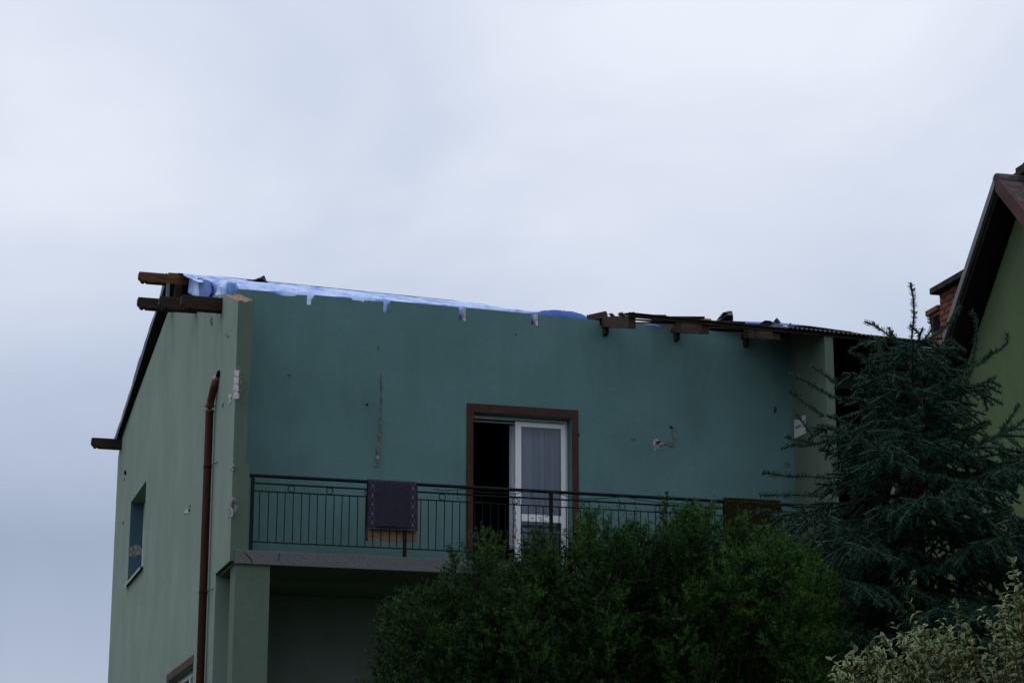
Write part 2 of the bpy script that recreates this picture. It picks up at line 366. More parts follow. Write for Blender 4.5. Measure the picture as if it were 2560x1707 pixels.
# balcony slab, pillar
b = MB(); b.box(-4.145, 4.27, FR-.015, -.021, 5.985, 6.165); slab = b.build('balcony_slab', M['concrete'], house, bevel=.008, label='speckled concrete balcony slab edge with cracks')
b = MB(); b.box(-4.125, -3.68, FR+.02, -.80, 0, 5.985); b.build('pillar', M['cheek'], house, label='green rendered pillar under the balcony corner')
for pts in ([(613, 1380), (618, 1388), (626, 1395), (630, 1404), (632, 1407)], [(699, 1381), (698, 1390), (697, 1401)]):
    c = MB(); p3 = [LF(x, y, FR-.019) for x, y in pts]
    for a, d in zip(p3, p3[1:]): c.tube([a, d], .004, 4)
    c.build('crack', M['crack'], slab)
# painted brown door surround
tr = MB(); tr.box(-.775, -.677, -.012, .02, 6.167, 8.56); tr.box(.762, .855, -.012, .02, 6.167, 8.56); tr.box(-.677, .762, -.012, .02, 8.442, 8.56)
tr.build('door_surround', M['trim'], house, label='brown painted surround of the balcony door')
# balcony door: frame, fixed leaf, open leaf
door = MB(); YD = .19
door.box(-.672, -.65, YD, YD+.07, 6.17, 8.437); door.box(.70, .757, YD, YD+.07, 6.17, 8.437); door.box(-.65, .70, YD, YD+.07, 8.405, 8.437); door.box(-.65, .70, YD, YD+.07, 6.17, 6.20)
dr = door.build('balcony_door', M['white'], house, bevel=.004, label='white balcony door with one leaf open to a dark room')
def leaf(x0, x1, y0):
    st = MB(); z0, z1 = 6.21, 8.38; wd = .085
    st.box(x0, x0+wd, y0, y0+.06, z0, z1); st.box(x1-wd*.8, x1, y0, y0+.06, z0, z1)
    st.box(x0+wd, x1-wd*.8, y0, y0+.06, z1-wd*.8, z1); st.box(x0+wd, x1-wd*.8, y0, y0+.06, 6.97, 7.07); st.box(x0+wd, x1-wd*.8, y0, y0+.06, z0, z0+.11)
    st.box(x0+wd*.35, x0+wd*.6, y0-.008, y0, z0+.02, z1-.02)
    o = st.build('door_leaf', M['white'], dr, bevel=.003)
    for a, c in ((z0+.11, 6.97), (7.07, z1-wd*.8)):
        p = MB(); p.box(x0+wd, x1-wd*.8, y0+.02, y0+.03, a, c); p.build('pane', M['glass'], dr)
    return o
leaf(-.02, .72, YD-.035)
o2 = MB(); z0, z1 = 6.21, 8.38
o2.box(-.74, -.66, .34, .40, z0, z1); o2.box(-1.36, -1.28, .34, .40, z0, z1); o2.box(-1.28, -.74, .34, .40, z1-.09, z1); o2.box(-1.28, -.74, .34, .40, z0, z0+.1)
o2.build('open_door_leaf', M['white'], dr)
h = MB(); h.tube([(0.02, YD-.05, 7.3), (0.02, YD-.10, 7.3), (0.02, YD-.10, 7.18)], .009, 6); h.build('handle', M['zinc'], dr)
# room behind the door
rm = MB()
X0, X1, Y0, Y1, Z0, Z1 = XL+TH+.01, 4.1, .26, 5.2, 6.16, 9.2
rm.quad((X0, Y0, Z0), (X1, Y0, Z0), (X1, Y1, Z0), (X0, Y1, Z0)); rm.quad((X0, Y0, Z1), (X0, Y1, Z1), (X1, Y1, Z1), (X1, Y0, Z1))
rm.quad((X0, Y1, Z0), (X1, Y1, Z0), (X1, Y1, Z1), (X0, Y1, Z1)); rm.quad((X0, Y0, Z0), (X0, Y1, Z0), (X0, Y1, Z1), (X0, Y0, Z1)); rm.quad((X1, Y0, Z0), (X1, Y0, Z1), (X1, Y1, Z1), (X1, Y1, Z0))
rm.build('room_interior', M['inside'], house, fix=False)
b = MB(); b.box(XL+TH+.02, 6.0, .26, 12.3, 9.22, 9.40); b.build('ceiling_slab', M['concrete'], house)
# recess right of the balcony, shaped deep and coloured near-black to read as shade
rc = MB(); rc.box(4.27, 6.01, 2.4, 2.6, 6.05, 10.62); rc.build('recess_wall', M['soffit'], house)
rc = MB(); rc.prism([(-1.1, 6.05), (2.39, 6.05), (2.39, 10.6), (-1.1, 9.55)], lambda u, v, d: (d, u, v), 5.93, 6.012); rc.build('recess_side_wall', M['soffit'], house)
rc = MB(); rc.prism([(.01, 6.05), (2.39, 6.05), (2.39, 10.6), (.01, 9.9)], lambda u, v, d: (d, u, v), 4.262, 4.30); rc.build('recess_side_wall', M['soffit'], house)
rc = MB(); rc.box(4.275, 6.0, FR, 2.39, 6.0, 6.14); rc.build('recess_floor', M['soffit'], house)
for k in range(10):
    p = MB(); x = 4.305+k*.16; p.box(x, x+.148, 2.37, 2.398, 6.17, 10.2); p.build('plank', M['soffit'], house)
# ------------------------------------------------ roof timbers
def purlin(y, z0, z1, m, x_end=4.0, w_=.15, x0=-4.75):
    p = MB()
    poly = [(x_end, z0), (x_end, z1), (x0+.01, z1), (x0, z1-.015), (x0, z0+.07), (x0+.03, z0+.045), (x0+.05, z0+.01), (x0+.075, z0), (x0+.10, z0+.002), (x0+.108, z0+.018), (x0+.125, z0+.018), (x0+.135, z0)]
    p.prism(poly, lambda u, v, d: (u, d, v), y-w_/2, y+w_/2)
    return p.build('purlin', m, house, bevel=.006)
purlin(.30, 9.68, 9.87, M['wood_dark'], -3.88); purlin(2.77, 10.33, 10.52, M['wood_dark']); purlin(5.58, 11.09, 11.27, M['wood_dark'])
purlin(12.19, 10.15, 10.335, M['wood_dark'])
b = MB(); b.box(-3.3, 4.0, 5.52, 5.68, 11.14, 11.32); b.build('ridge_beam', M['wood_dark'], house)
o = purlin(5.6, 11.535, 11.70, M['wood_ridge'], -3.6); o['label'] = 'weathered orange brown ridge beam end'
b = MB(); b.box(-4.30, -4.25, 5.52, 5.58, 11.272, 11.534); b.build('ridge_post', M['fascia'], house)
b = MB(); b.box(-4.16, -4.05, 5.52, 5.66, 11.272, 11.534); b.build('ridge_post', M['wood_dark'], house)
rz = lambda y: 9.955 + (11.70-9.955)*y/5.6                          # top of rafters behind the wall
rt = lambda y: 9.955 + .245*y                                      # rafter tails in front of it
for x in (1.27, 2.35, 3.42):
    r = MB()
    poly = [(-1.16, rt(-1.16)-.185), (-1.16, rt(-1.16)), (0, rt(0)), (5.5, rz(5.5)-.26), (5.5, rz(5.5)-.42), (.0, 9.80), (-.06, 9.785)]
    r.prism(poly, lambda u, v, d: (d, u, v), x-.055, x+.055); ro = r.build('rafter', M['wood_rafter'], house, bevel=.006)
    k = MB(); k.box(x-.035, x+.025, -.10, .0, 9.675, 9.80); k.build('corbel_block', M['wood_dark'], house, bevel=.004)
for x in (-2.6, -1.5, -.4, .7):      # short rafters left under the sheeting
    r = MB(); r.prism([(.5, rz(.5)-.3), (5.5, rz(5.5)-.25), (5.5, rz(5.5)-.10), (.5, rz(.5)-.15)], lambda u, v, d: (d, u, v), x-.05, x+.05); r.build('rafter', M['wood_rafter'], house)
for x in (-3.0, -1.93, -.84, .22):   # timber remains in the pockets
    p = MB(); p.box(x-.05, x+.05, .03, .22, 9.73, 9.775 if x < -1.5 else 9.765); p.build('pocket_timber', M['wood_raw'], house)
for x in (-.80, .262):
    p = MB(); p.box(x-.028, x+.006, -.002, .12, 9.74, 9.93); p.build('pocket_mortar', M['white_brick'], house)
# eave batten along the rafter tips, broken boards
e_ = MB(); zE = lambda x: 9.715-.022*(x-1.25)
e_.prism([(-1.235, 0), (-1.162, .0), (-1.162, .012), (-1.235, .012)], lambda u, v, d: (d, u, zE(d)+v-.03), 1.20, 6.3)
e_.prism([(-1.205, -.075), (-1.165, -.075), (-1.165, -.031), (-1.205, -.031)], lambda u, v, d: (d, u, zE(d)+v), 1.215, 6.3)
e_.build('eave_board', M['wood_dark'], house)
def board(name, a, c, wd, th, m):
    a = Vector(a); c = Vector(c); d = (c-a).normalized(); s_ = d.cross(Vector((0, .25, 1))).normalized(); u_ = s_.cross(d)
    q = MB(); pts = [a+s_*sx*wd/2+u_*sz*th/2 for sx in (-1, 1) for sz in (-1, 1)]+[c+s_*sx*wd/2+u_*sz*th/2 for sx in (-1, 1) for sz in (-1, 1)]
    q.v = [tuple(p) for p in pts]; q.f = [(0, 1, 3, 2), (4, 6, 7, 5), (0, 4, 5, 1), (2, 3, 7, 6), (0, 2, 6, 4), (1, 5, 7, 3)]; q.m = [0]*6
    return q.build(name, m, house)
board('broken_board', (2.12, -.25, 9.935), (2.75, -.35, 9.92), .09, .022, M['wood_raw'])
board('broken_board', (1.95, -.05, 9.93), (2.35, -.12, 9.93), .08, .022, M['wood_dark'])
board('broken_board', (3.15, -.15, 9.92), (3.75, -.30, 9.90), .09, .022, M['wood_raw'])
board('broken_board', (2.45, -.55, 9.84), (3.42, -.50, 9.855), .09, .02, M['wood_rafter'])
board('broken_board', (2.85, .05, 9.91), (3.55, -.1, 9.90), .10, .022, M['wood_dark'])
board('broken_board', (1.05, .12, 9.93), (1.30, -.02, 9.975), .10, .10, M['wood_rafter'])
for k, (x, y) in enumerate(((1.22, -.9), (1.30, -.62), (1.26, -.35))):
    board('broken_board', (x-.06, y-.1, rt(y)+.012), (x+.08, y+.12, rt(y)+.022), .05, .016, M['wood_raw'])
for k in range(8):
    x = 1.2+2.3*random.random(); y = -1.1+1.15*random.random(); L_ = .15+.45*random.random(); dx = L_*random.choice((1, 1, .4)); z = rt(y)+.015
    board('splintered_lath', (x, y, z+random.uniform(-.01, .02)), (x+dx, y+random.uniform(-.15, .15), z+random.uniform(-.03, .045)), .03+.03*random.random(), .012, M[random.choice(('wood_dark', 'wood_rafter', 'wood_rafter', 'wood_raw'))])
# corrugated roof left on the right half, seen almost edge-on
cg = MB(); nx = 320
def corr(a, bb):
    x = 3.55+2.80*a; y = -1.27+6.9*bb
    return (x, y, 9.70-.022*(x-1.25)+.0+.290*(y+1.27)+.012*math.sin(x/.07*2*math.pi))
cg.grid(corr, nx, 6); cg.build('corrugated_roof_sheet', M['roofing'], house, fix=False, solid=.006)
sf = MB(); sf.grid(lambda a, bb: (3.62+2.68*a, -1.15+6.5*bb, 9.690-.022*(3.62+2.68*a-1.25)+.285*(6.5*bb)), 2, 4); sf.build('roof_boarding', M['soffit'], house, fix=False, solid=.03)
# back slope
bs = MB()
zb = lambda y: 11.73-(11.73-10.40)*(y-5.62)/6.8
def bslope(a, bb):
    x = -4.27+10.57*a; y = 5.58+7.17*bb
    k = max(0, min(1, (x-.6)/.8)); drop = (.04+.024*(x+2.6) if x > -3.2 else .025)+.20*k
    return (x, y, zb(y)-drop*(1-bb))
bs.grid(bslope, 60, 6)
bs.build('back_roof_slope', M['roofing'], house, fix=False, solid=.05)
vf = MB()
def verge(a, bb):
    y = 5.62+6.85*a; dip = .10+.02*noise1(y*1.3, 3)
    return (-4.28-.012*(1-bb)*(1+noise1(y*1.7, 5)), y, zb(y)+.012-dip*bb)
vf.grid(verge, 60, 3); vf.build('verge_felt', M['navy'], house, fix=False, solid=.008)
# plaster wounds
def blob(pxs, fn, m, parent=house, name='plaster_patch', sub=4, jit=.22, thick=.004):
    """closed irregular patch through photo points, placed on a wall; real thickness"""
    n = len(pxs); pts = []
    for k in range(n):
        a = Vector(pxs[k]); c = Vector(pxs[(k+1) % n]); L = (c-a).length
        for q in range(sub):
            p = a.lerp(c, q/sub); nn = Vector((-(c-a).y, (c-a).x)).normalized() if L else Vector((0, 0))
            pts.append(p+nn*L*jit*random.uniform(-.5, .5)*(0 if q == 0 else 1))
    P = [fn(p.x, p.y) for p in pts]; cen = sum(P, Vector())/len(P)
    out_ = Vector((0, -1, 0)) if abs((fn(pxs[0][0]+9, pxs[0][1])-fn(*pxs[0])).y) < .01 else Vector((-1, 0, 0))
    mid = [cen.lerp(p, .55)+out_*random.uniform(0, thick*2.2) for p in P]; n2 = len(P)
    q = MB(); q.v = [tuple(cen+out_*thick*random.random())]+[tuple(p) for p in mid]+[tuple(p) for p in P]
    for k in range(n2):
        k2 = (k+1) % n2; q.f += [(0, 1+k, 1+k2), (1+k, 1+n2+k, 1+n2+k2, 1+k2)]; q.m += [0, 0]
    return q.build(name, m, parent, fix=False, solid=thick)
SP = lambda x, y: LS(x, y, XL-.004)
SC = lambda x, y: LS(x, y, XL-.016)
FP = lambda x, y: LF(x, y, -.004)
CP = lambda x, y: LF(x, y, FR-.004)
for k in range(4):
    y0 = 924+k*18.5; y1 = y0+17.6
    blob([(586-.6*k, y0), (597-.4*k, y0+1), (597-.6*k, y1), (585-.7*k, y1-1)], SC, M['white_brick'], name='exposed_brick', jit=.08, thick=.003)
    blob([(596.5-.4*k, y0+1), (601-.2*k, y0+3), (600-.4*k, y1-2), (596-.5*k, y1)], CP, M['white_brick'] if k != 1 else M['rawbrick'], name='exposed_brick', jit=.08, thick=.003)
blob([(591, 908), (600, 914), (602, 950), (600.5, 990), (597, 1000), (592, 960)], CP, M['scar'])
blob([(600, 935), (603, 942), (601.5, 985), (599.5, 975)], CP, M['rawbrick'], thick=.006)
blob([(567, 818), (572, 835), (570, 845), (562, 838)], SC, M['plaster'])
blob([(573, 982), (578, 985), (577, 1008), (572, 1010)], SC, M['white_brick'])
blob([(556, 1000), (559, 1004), (558, 1019), (553, 1017)], SC, M['plaster'])
blob([(578, 1240), (584, 1245), (582, 1290), (569, 1293), (574, 1265)], SC, M['plaster'])
blob([(582, 1238), (591, 1250), (592, 1275), (585, 1288), (578, 1285)], CP, M['plaster'])
blob([(577, 1162), (584, 1160), (583, 1178), (577, 1176)], SC, M['plaster'])
blob([(460, 1280), (471, 1270), (473, 1280), (461, 1284)], SP, M['white_brick'])
blob([(470, 1271), (475, 1273), (473, 1279)], SP, M['crack'])
blob([(473, 1260), (476, 1262), (474, 1270)], SP, M['scar'])
blob([(313, 1174), (316, 1180), (314, 1188), (310, 1183)], SP, M['crack'])
blob([(311, 1195), (311.8, 1196), (310.5, 1200)], SP, M['crack'])
blob([(526, 790), (529, 795), (528, 812), (525, 806)], SC, M['scar'])
blob([(307, 1300), (309, 1303), (308, 1312), (306, 1310)], SP, M['scar'])
JP = lambda x, y: loc(plane(x, y, HY, O+HY*10.192))
blob([(322, 1366), (352, 1362), (356, 1386), (340, 1392), (322, 1389)], JP, M['plaster'], win, 'peeled_patch')
# long vertical scar, chips on the facade
blob([(952, 932), (954, 934), (955, 990), (953, 1040), (951, 1040), (951, 990)], FP, M['scar'], sub=5, jit=.05)
blob([(950, 1040), (954, 1042), (953, 1100), (949, 1130), (946, 1100)], FP, M['scar'], sub=5, jit=.08)
blob([(939, 1125), (948, 1105), (950, 1135), (946, 1168), (934, 1167)], FP, M['scar'], jit=.25)
blob([(942, 1140), (947, 1138), (944, 1165), (939, 1165)], FP, M['plaster'], thick=.006)
blob([(945, 858), (948, 860), (947, 877), (944, 872)], FP, M['scar'])
blob([(1634, 1098), (1652, 1095), (1660, 1108), (1648, 1120), (1635, 1126)], FP, M['plaster'])
blob([(1652, 1100), (1686, 1102), (1688, 1118), (1662, 1112)], FP, M['scar'])
blob([(1681, 1070), (1687, 1068), (1688, 1100), (1682, 1098)], FP, M['scar'])
blob([(1674, 1064), (1684, 1068), (1683, 1072), (1676, 1070)], FP, M['crack'])
blob([(1640, 1102), (1650, 1104), (1643, 1110)], lambda x, y: LF(x, y, -.008), M['crack'])
blob([(1576, 1095), (1590, 1094), (1591, 1098), (1580, 1099)], FP, M['scar'])
blob([(914, 1009), (921, 1009), (921, 1012), (914, 1012)], FP, M['crack'])
blob([(719, 935), (727, 934), (727, 938), (720, 939)], FP, M['scar'])
blob([(1288, 834), (1291, 834), (1290, 838)], FP, M['crack'])
blob([(1445, 1083), (1449, 1084), (1448, 1090), (1445, 1089)], FP, M['crack'])
blob([(1937, 1016), (1942, 1018), (1938, 1035), (1934, 1030)], FP, M['trim'])
blob([(1960, 1158), (1972, 1155), (1974, 1165), (1962, 1167)], FP, M['scar'])
# ------------------------------------------------ rain pipe on the side wall
pp = MB(); xp = XL-.075
ypp = .57
pp.tube([(xp, ypp, 0.0), (xp, ypp, 8.34), (xp, ypp-.012, 8.42), (xp+.004, ypp-.045, 8.49), (xp+.012, ypp-.09, 8.55), (xp+.022, .40, 8.65), (XL-.04, .33, 8.75)], .055, 14)
pipe = pp.build('rain_pipe', M['pipe'], house, smooth=True, label='rust red rain pipe with broken bent top on the side wall')
for z in (8.40, 8.33): 
    q = MB(); q.tube([(xp, ypp, z), (xp, ypp, z+.03)], .063, 14); q.build('joint_ring', M['pipe'], pipe)
for ypx in (1172, 1474):
    z = LS(516, ypx, xp).z
    q = MB(); q.tube([(xp, ypp, z-.012), (xp, ypp, z+.012)], .062, 12); q.tube([(xp, ypp-.055, z), (XL, ypp-.42, z)], .006, 5); q.build('bracket', M['dark_metal'], pipe)
c_ = MB(); c_.tube([(XL-.03, .345, 8.755), (XL-.02, .30, 8.80)], .05, 10, r1=.03); c_.build('torn_end', M['zinc'], pipe)
q = MB(); q.tube([(XL-.02, .28, 8.78), (XL-.008, .22, 8.82)], .035, 8); q.build('pipe_hole', M['crack'], pipe)
# ------------------------------------------------ railing
RY = -1.15
rail = MB()
zt_, z2, z3, z4 = 7.145, 7.045, 6.945, 6.285
XP = [-3.93, -1.91, .09, 2.105, 4.11]
rail.tube([(XP[0]-.04, RY, zt_), (4.15, RY, zt_)], .023, 10)
railing = rail.build('balcony_railing', M['dark_metal'], house, label='dark iron balcony railing with thin bars and small rings')
for z, hgt, w_ in ((z2, .011, .006), (z3, .007, .010), (z4, .007, .010)):
    q = MB(); q.box(XP[0], 4.12, RY-w_, RY+w_, z-hgt, z+hgt); q.build('cross_rail', M['dark_metal'], railing)
for x in XP:
    q = MB(); q.box(x-.021, x+.021, RY-.021, RY+.021, 6.165, zt_-.01); q.build('post', M['dark_metal'], railing)
bar = MB(); bar.tube([(0, 0, 0), (0, 0, z3-z4)], .0062, 6); barm = bar.mesh('baluster', M['dark_metal'])
ring = MB()
for k in range(16):
    a, c2 = 2*math.pi*k/16, 2*math.pi*(k+1)/16
    ring.tube([(.043*math.cos(a), 0, .043*math.sin(a)), (.043*math.cos(c2), 0, .043*math.sin(c2))], .0065, 5, cap=False)
ringm = ring.mesh('ring', M['dark_metal'], True)
for a, c2 in zip(XP, XP[1:]):
    for k in range(1, 19):
        o = link(bpy.data.objects.new('baluster', barm), railing); o.location = (a+(c2-a)*k/19+random.uniform(-.006, .006), RY, z4)
        o.rotation_euler = (random.uniform(-.008, .008), random.uniform(-.014, .014), 0)
    for k in (1, 2, 3):
        o = link(bpy.data.objects.new('ring', ringm), railing); o.location = (a+(c2-a)*k/4, RY, (z2+z3)/2-.001)

# ================================================================== LOOSE THINGS ON THE HOUSE
def H2W(p): return Vector(O0 + HX*p[0] + HY*p[1] + np.array([0, 0, p[2]]))
def on_house(name, at, **k):
    return empty(name, H2W(at), RZ, **k)
def mesh_thing(mb, name, m, at=(0, 0, 0), smooth=True, solid=0, **k):
    """house-local mesh as a top-level thing with its origin at `at`"""
    mb.v = [(x-at[0], y-at[1], z-at[2]) for x, y, z in mb.v]
    o = mb.build(name, m, None, smooth=smooth, fix=False, solid=solid, **k); o.location = H2W(at); o.rotation_euler = (0, 0, RZ)
    return o
# tarpaulin over the front slope, sky sheen painted into its colour
zrid = lambda x: 11.705-.024*(x+2.6)
def tarpz(x, y):
    base = 9.955+(zrid(x)-9.955)*min(1, y/5.55)**1.0
    fold = .030*noise1(x*5.5+y*1.3, 2)+.016*noise1(x*13+y*.6, 9)*min(1, y)
    sag = -.07*math.sin(math.pi*min(1, y/5.6))
    crease = .030*abs(math.sin(x*5+y*1.6+2*noise1(x*.8, 3)))**2+.014*abs(math.sin(x*19-y*2.1+noise1(x*2, 1)))
    return base+fold*.35*(1 if y < 5 else .3)+sag+crease*math.sin(math.pi*min(1, y/5.6))
tp = MB()
def tarpA(a, bb):
    if bb < .1: y = .42+.5*bb; ap = 1-bb/.1
    else: y = .47+5.35*(bb-.1)/.9; ap = 0
    x0 = -4.13+.08*noise1(y*2, 8); x = x0+(.95-.4*ap-x0)*a
    z = tarpz(x, y)-.32*ap
    if y > 5.6: z -= .10*(y-5.6)/.2
    return (x, y+.012*noise1(x*9, 5)*ap, z)
tp.grid(tarpA, 150, 50)
mesh_thing(tp, 'tarpaulin', M['tarp_sheen'], (-1.5, 2.8, 10.8), solid=.004, label='blue tarpaulin paled by painted sky sheen, stretched over the roof up to the ridge', cat='tarpaulin')
# bunched end hanging over the gable
tb = MB()
def bunch(a, bb):
    ap = max(0, 1-bb/.08); yy = .44+.06*min(1, bb/.08)+4.7*max(0, bb-.08)/.92
    x = -3.92-.30*a*(1-.72*bb)+.03*noise1(bb*7+a*3, 2)
    over = max(0, a-.62)/.38
    bul = .075*math.sin(math.pi*min(1, a*1.15))*(1-.75*bb)*(1+.25*noise1(bb*11+a*9, 3))
    z = rz(yy)-.01+bul-.27*over*over-.03*max(0, 1-a*3.5)-.012*abs(math.sin(a*26+bb*9))-(.16+.9*bul)*ap*ap
    return (x, yy-.05*(1-ap)+.03*noise1(a*9, 4)*ap, z)
tb.grid(bunch, 36, 40)
mesh_thing(tb, 'tarpaulin', M['tarp_sheen'], (-4.2, 1.5, 10.3), solid=.004, label='bunched blue tarpaulin end paled by painted sky sheen, spilling over the gable corner', cat='tarpaulin')
tc_ = MB()
def flapb(a, bb):
    y = 1.2+4.2*bb; x = -4.20+.32*bb-.05*a+.03*noise1(bb*8+a*3, 2)
    return (x, y, rz(y)+.03-.27*a+.012*noise1(bb*20+a*4, 7))
tc_.grid(flapb, 14, 26)
mesh_thing(tc_, 'tarpaulin', M['tarp_blue'], (-4.4, 3.8, 10.9), solid=.004, label='deep blue tarpaulin flap tucked under the ridge beam end', cat='tarpaulin')
# deep blue fold along the wall top
prof = [(-1.30, .0), (-.9, .045), (-.4, .065), (.1, .075), (.30, .080), (.50, .135), (.72, .160), (.92, .160), (1.08, .135), (1.18, .08), (1.26, .03), (1.4, .10), (1.6, .09), (1.9, .05), (2.2, .06), (2.5, .02), (2.75, .085), (3.0, .045), (3.3, .0)]
def hp(x):
    for (a, ha), (c2, hc) in zip(prof, prof[1:]):
        if a <= x <= c2: return ha+(hc-ha)*(x-a)/(c2-a)
    return 0
td = MB()
def fold(a, bb):
    x = -1.3+4.6*a; hh = hp(x)
    y = .262+.02*bb+max(0, bb-.45)*(.25+1.1*hh)
    return (x, y+.02*noise1(x*6, 3), 9.78+(.125+hh+.33*(y-.25))*math.sin(min(1, bb*1.05)*math.pi/2)+.008*noise1(x*17+bb*5, 1)*bb)
td.grid(fold, 130, 10)
mesh_thing(td, 'tarpaulin', M['tarp_blue'], (1.0, .4, 9.9), solid=.004, label='deep blue tarpaulin fold bulging above the wall beside the first rafter', cat='tarpaulin')
# blue sheet visible on the remaining roof
te = MB()
def strip(a, bb):
    x = 3.55+1.45*a; y = -.6+1.6*bb
    return (x, y, 9.70-.022*(x-1.25)+.290*(y+1.27)+.02+.05*math.sin(math.pi*a)*(.6+.4*math.sin(math.pi*bb))+.008*noise1(x*9+y*3, 4))
te.grid(strip, 40, 14)
mesh_thing(te, 'tarpaulin', M['tarp_blue'], (4.2, .2, 10.1), solid=.004, label='thin strip of blue tarpaulin lying on the dark corrugated roof', cat='tarpaulin')
# dark ridge batten / rolled sheet edge
rd = MB()
def rolled(a, bb):
    x = -4.45+5.5*a; ang = bb*2*math.pi; r_ = (.017+.014*max(0, 1+1.3*noise1(x*2.3, 6)))*min(1, .2+(x+4.45)*2.5)
    return (x, 5.68+r_*math.cos(ang), zrid(max(x, -4.0))-.02+r_*math.sin(ang)+.006*noise1(x*4, 8))
rd.grid(rolled, 110, 8)
mesh_thing(rd, 'roofing_felt_roll', M['navy'], (-1.6, 5.68, 11.7), label='dark navy rolled sheet edge running along the roof ridge', cat='roofing felt')
# torn felt flaps standing up on the roof
def flap(name, pts, off, label, at_off=None):
    """pts: outline in photo pixels of a crumpled sheet standing on the roof, folded in depth"""
    P = [LF(x, y, off) for x, y in pts]; n = len(P); cen = sum(P, Vector())/n; q = MB()
    ringP = []
    for k in range(n):
        a, c2 = P[k], P[(k+1) % n]
        for s_ in (0, .5): ringP.append(a.lerp(c2, s_)+Vector((0, random.uniform(-.03, .03), 0)))
    inner = [cen.lerp(p, .5)+Vector((0, random.uniform(-.10, .06), 0)) for p in ringP]
    q.v = [tuple(cen+Vector((0, -.1, 0)))]+[tuple(p) for p in inner]+[tuple(p) for p in ringP]; m_ = len(ringP)
    for k in range(m_):
        k2 = (k+1) % m_; q.f += [(0, 1+k, 1+k2), (1+k, 1+m_+k, 1+m_+k2, 1+k2)]; q.m += [0, 0]
    lo = min(P, key=lambda p: p.z)
    return mesh_thing(q, name, M['felt'], tuple(lo), smooth=False, solid=.006, label=label, cat='roofing felt')
flap('roofing_felt_flap', [(575, 700), (628, 704), (648, 694), (660, 689), (668, 703), (672, 707), (668, 712), (640, 706), (600, 706)], 5.2, 'black felt flap curled up on the ridge above the tarpaulin')
flap('roofing_felt_flap', [(1788, 806), (1796, 794), (1808, 781), (1820, 777), (1832, 777), (1831, 802), (1828, 809)], -.2, 'crumpled black felt flap standing up on the broken eave')
flap('roofing_felt_flap', [(1886, 817), (1912, 801), (1932, 809), (1944, 793), (1962, 826), (1930, 822)], -.2, 'low pointed felt scrap with two peaks near the roof hook')
hk = MB(); hk.tube([LF(1968, 830, -1.1), LF(1968, 817, -1.1), LF(1973, 815, -1.1), LF(1974, 812, -1.1), LF(1977, 808, -1.1)], .011, 5)
mesh_thing(hk, 'roof_hook', M['dark_metal'], tuple(LF(1968, 830, -1.1)), label='small bent metal strap sticking up from the eave', cat='metal hook')
hk = MB(); hk.tube([LF(2141, 850, -1.1), LF(2142, 838, -1.1), LF(2144, 836, -1.1)], .013, 5)
mesh_thing(hk, 'roof_hook', M['dark_metal'], tuple(LF(2141, 850, -1.1)), label='short metal stub on the corrugated roof edge', cat='metal hook')

# grey patterned rug over the rail
def rug_mat():
    m = mat('slate_rug', (.020, .019, .030), .95, .1, vscale=60, col2=(.042, .039, .056), bump=.6, bscale=140)
    t = m.node_tree; n = t.nodes; b_ = n['Principled BSDF']; src = b_.inputs['Base Color'].links[0].from_socket
    at = n.new('ShaderNodeUVMap'); sp = n.new('ShaderNodeSeparateXYZ'); t.links.new(at.outputs[0], sp.inputs[0])
    def mt(op, a, c2=None, v=None):
        q = n.new('ShaderNodeMath'); q.operation = op
        t.links.new(a, q.inputs[0])
        if c2 is not None: t.links.new(c2, q.inputs[1])
        elif v is not None: q.inputs[1].default_value = v
        return q.outputs[0]
    u = mt('ABSOLUTE', mt('SUBTRACT', sp.outputs[0], v=.5))              # 0 centre .. .5 edge
    du = mt('MULTIPLY', mt('SUBTRACT', u, v=.405), v=.66)
    dv = mt('MULTIPLY', mt('SUBTRACT', mt('FRACT', mt('MULTIPLY', sp.outputs[1], v=5.0)), v=.5), v=.13)
    d2 = mt('ADD', mt('MULTIPLY', du, du), mt('MULTIPLY', dv, dv))
    dot = mt('LESS_THAN', d2, v=.012**2)
    tri = mt('ABSOLUTE', dv)                                              # zigzag between dots
    zz = mt('LESS_THAN', mt('ABSOLUTE', mt('SUBTRACT', mt('ABSOLUTE', du), mt('MULTIPLY', mt('SUBTRACT', tri, v=.0), v=.5))), v=.0035)
    inb = mt('LESS_THAN', mt('ABSOLUTE', du), v=.035)
    zz = mt('MULTIPLY', mt('MULTIPLY', zz, inb), v=.35)
    fac = mt('MAXIMUM', mt('MULTIPLY', dot, v=.8), zz)
    mx_ = n.new('ShaderNodeMix'); mx_.data_type = 'RGBA'; t.links.new(fac, mx_.inputs[0]); t.links.new(src, mx_.inputs[6]); mx_.inputs[7].default_value = (.20, .18, .22, 1)
    t.links.new(mx_.outputs[2], b_.inputs['Base Color'])
    return m
M['rug'] = rug_mat()
M['jute'] = mat('beige_rug_backing', (.15, .105, .065), .95, .1, vscale=30, col2=(.23, .165, .105), bump=.4, bscale=90)
M['moss'] = foliage('olive_pile', [(.022, .021, .005), (.052, .046, .011), (.09, .075, .02)])
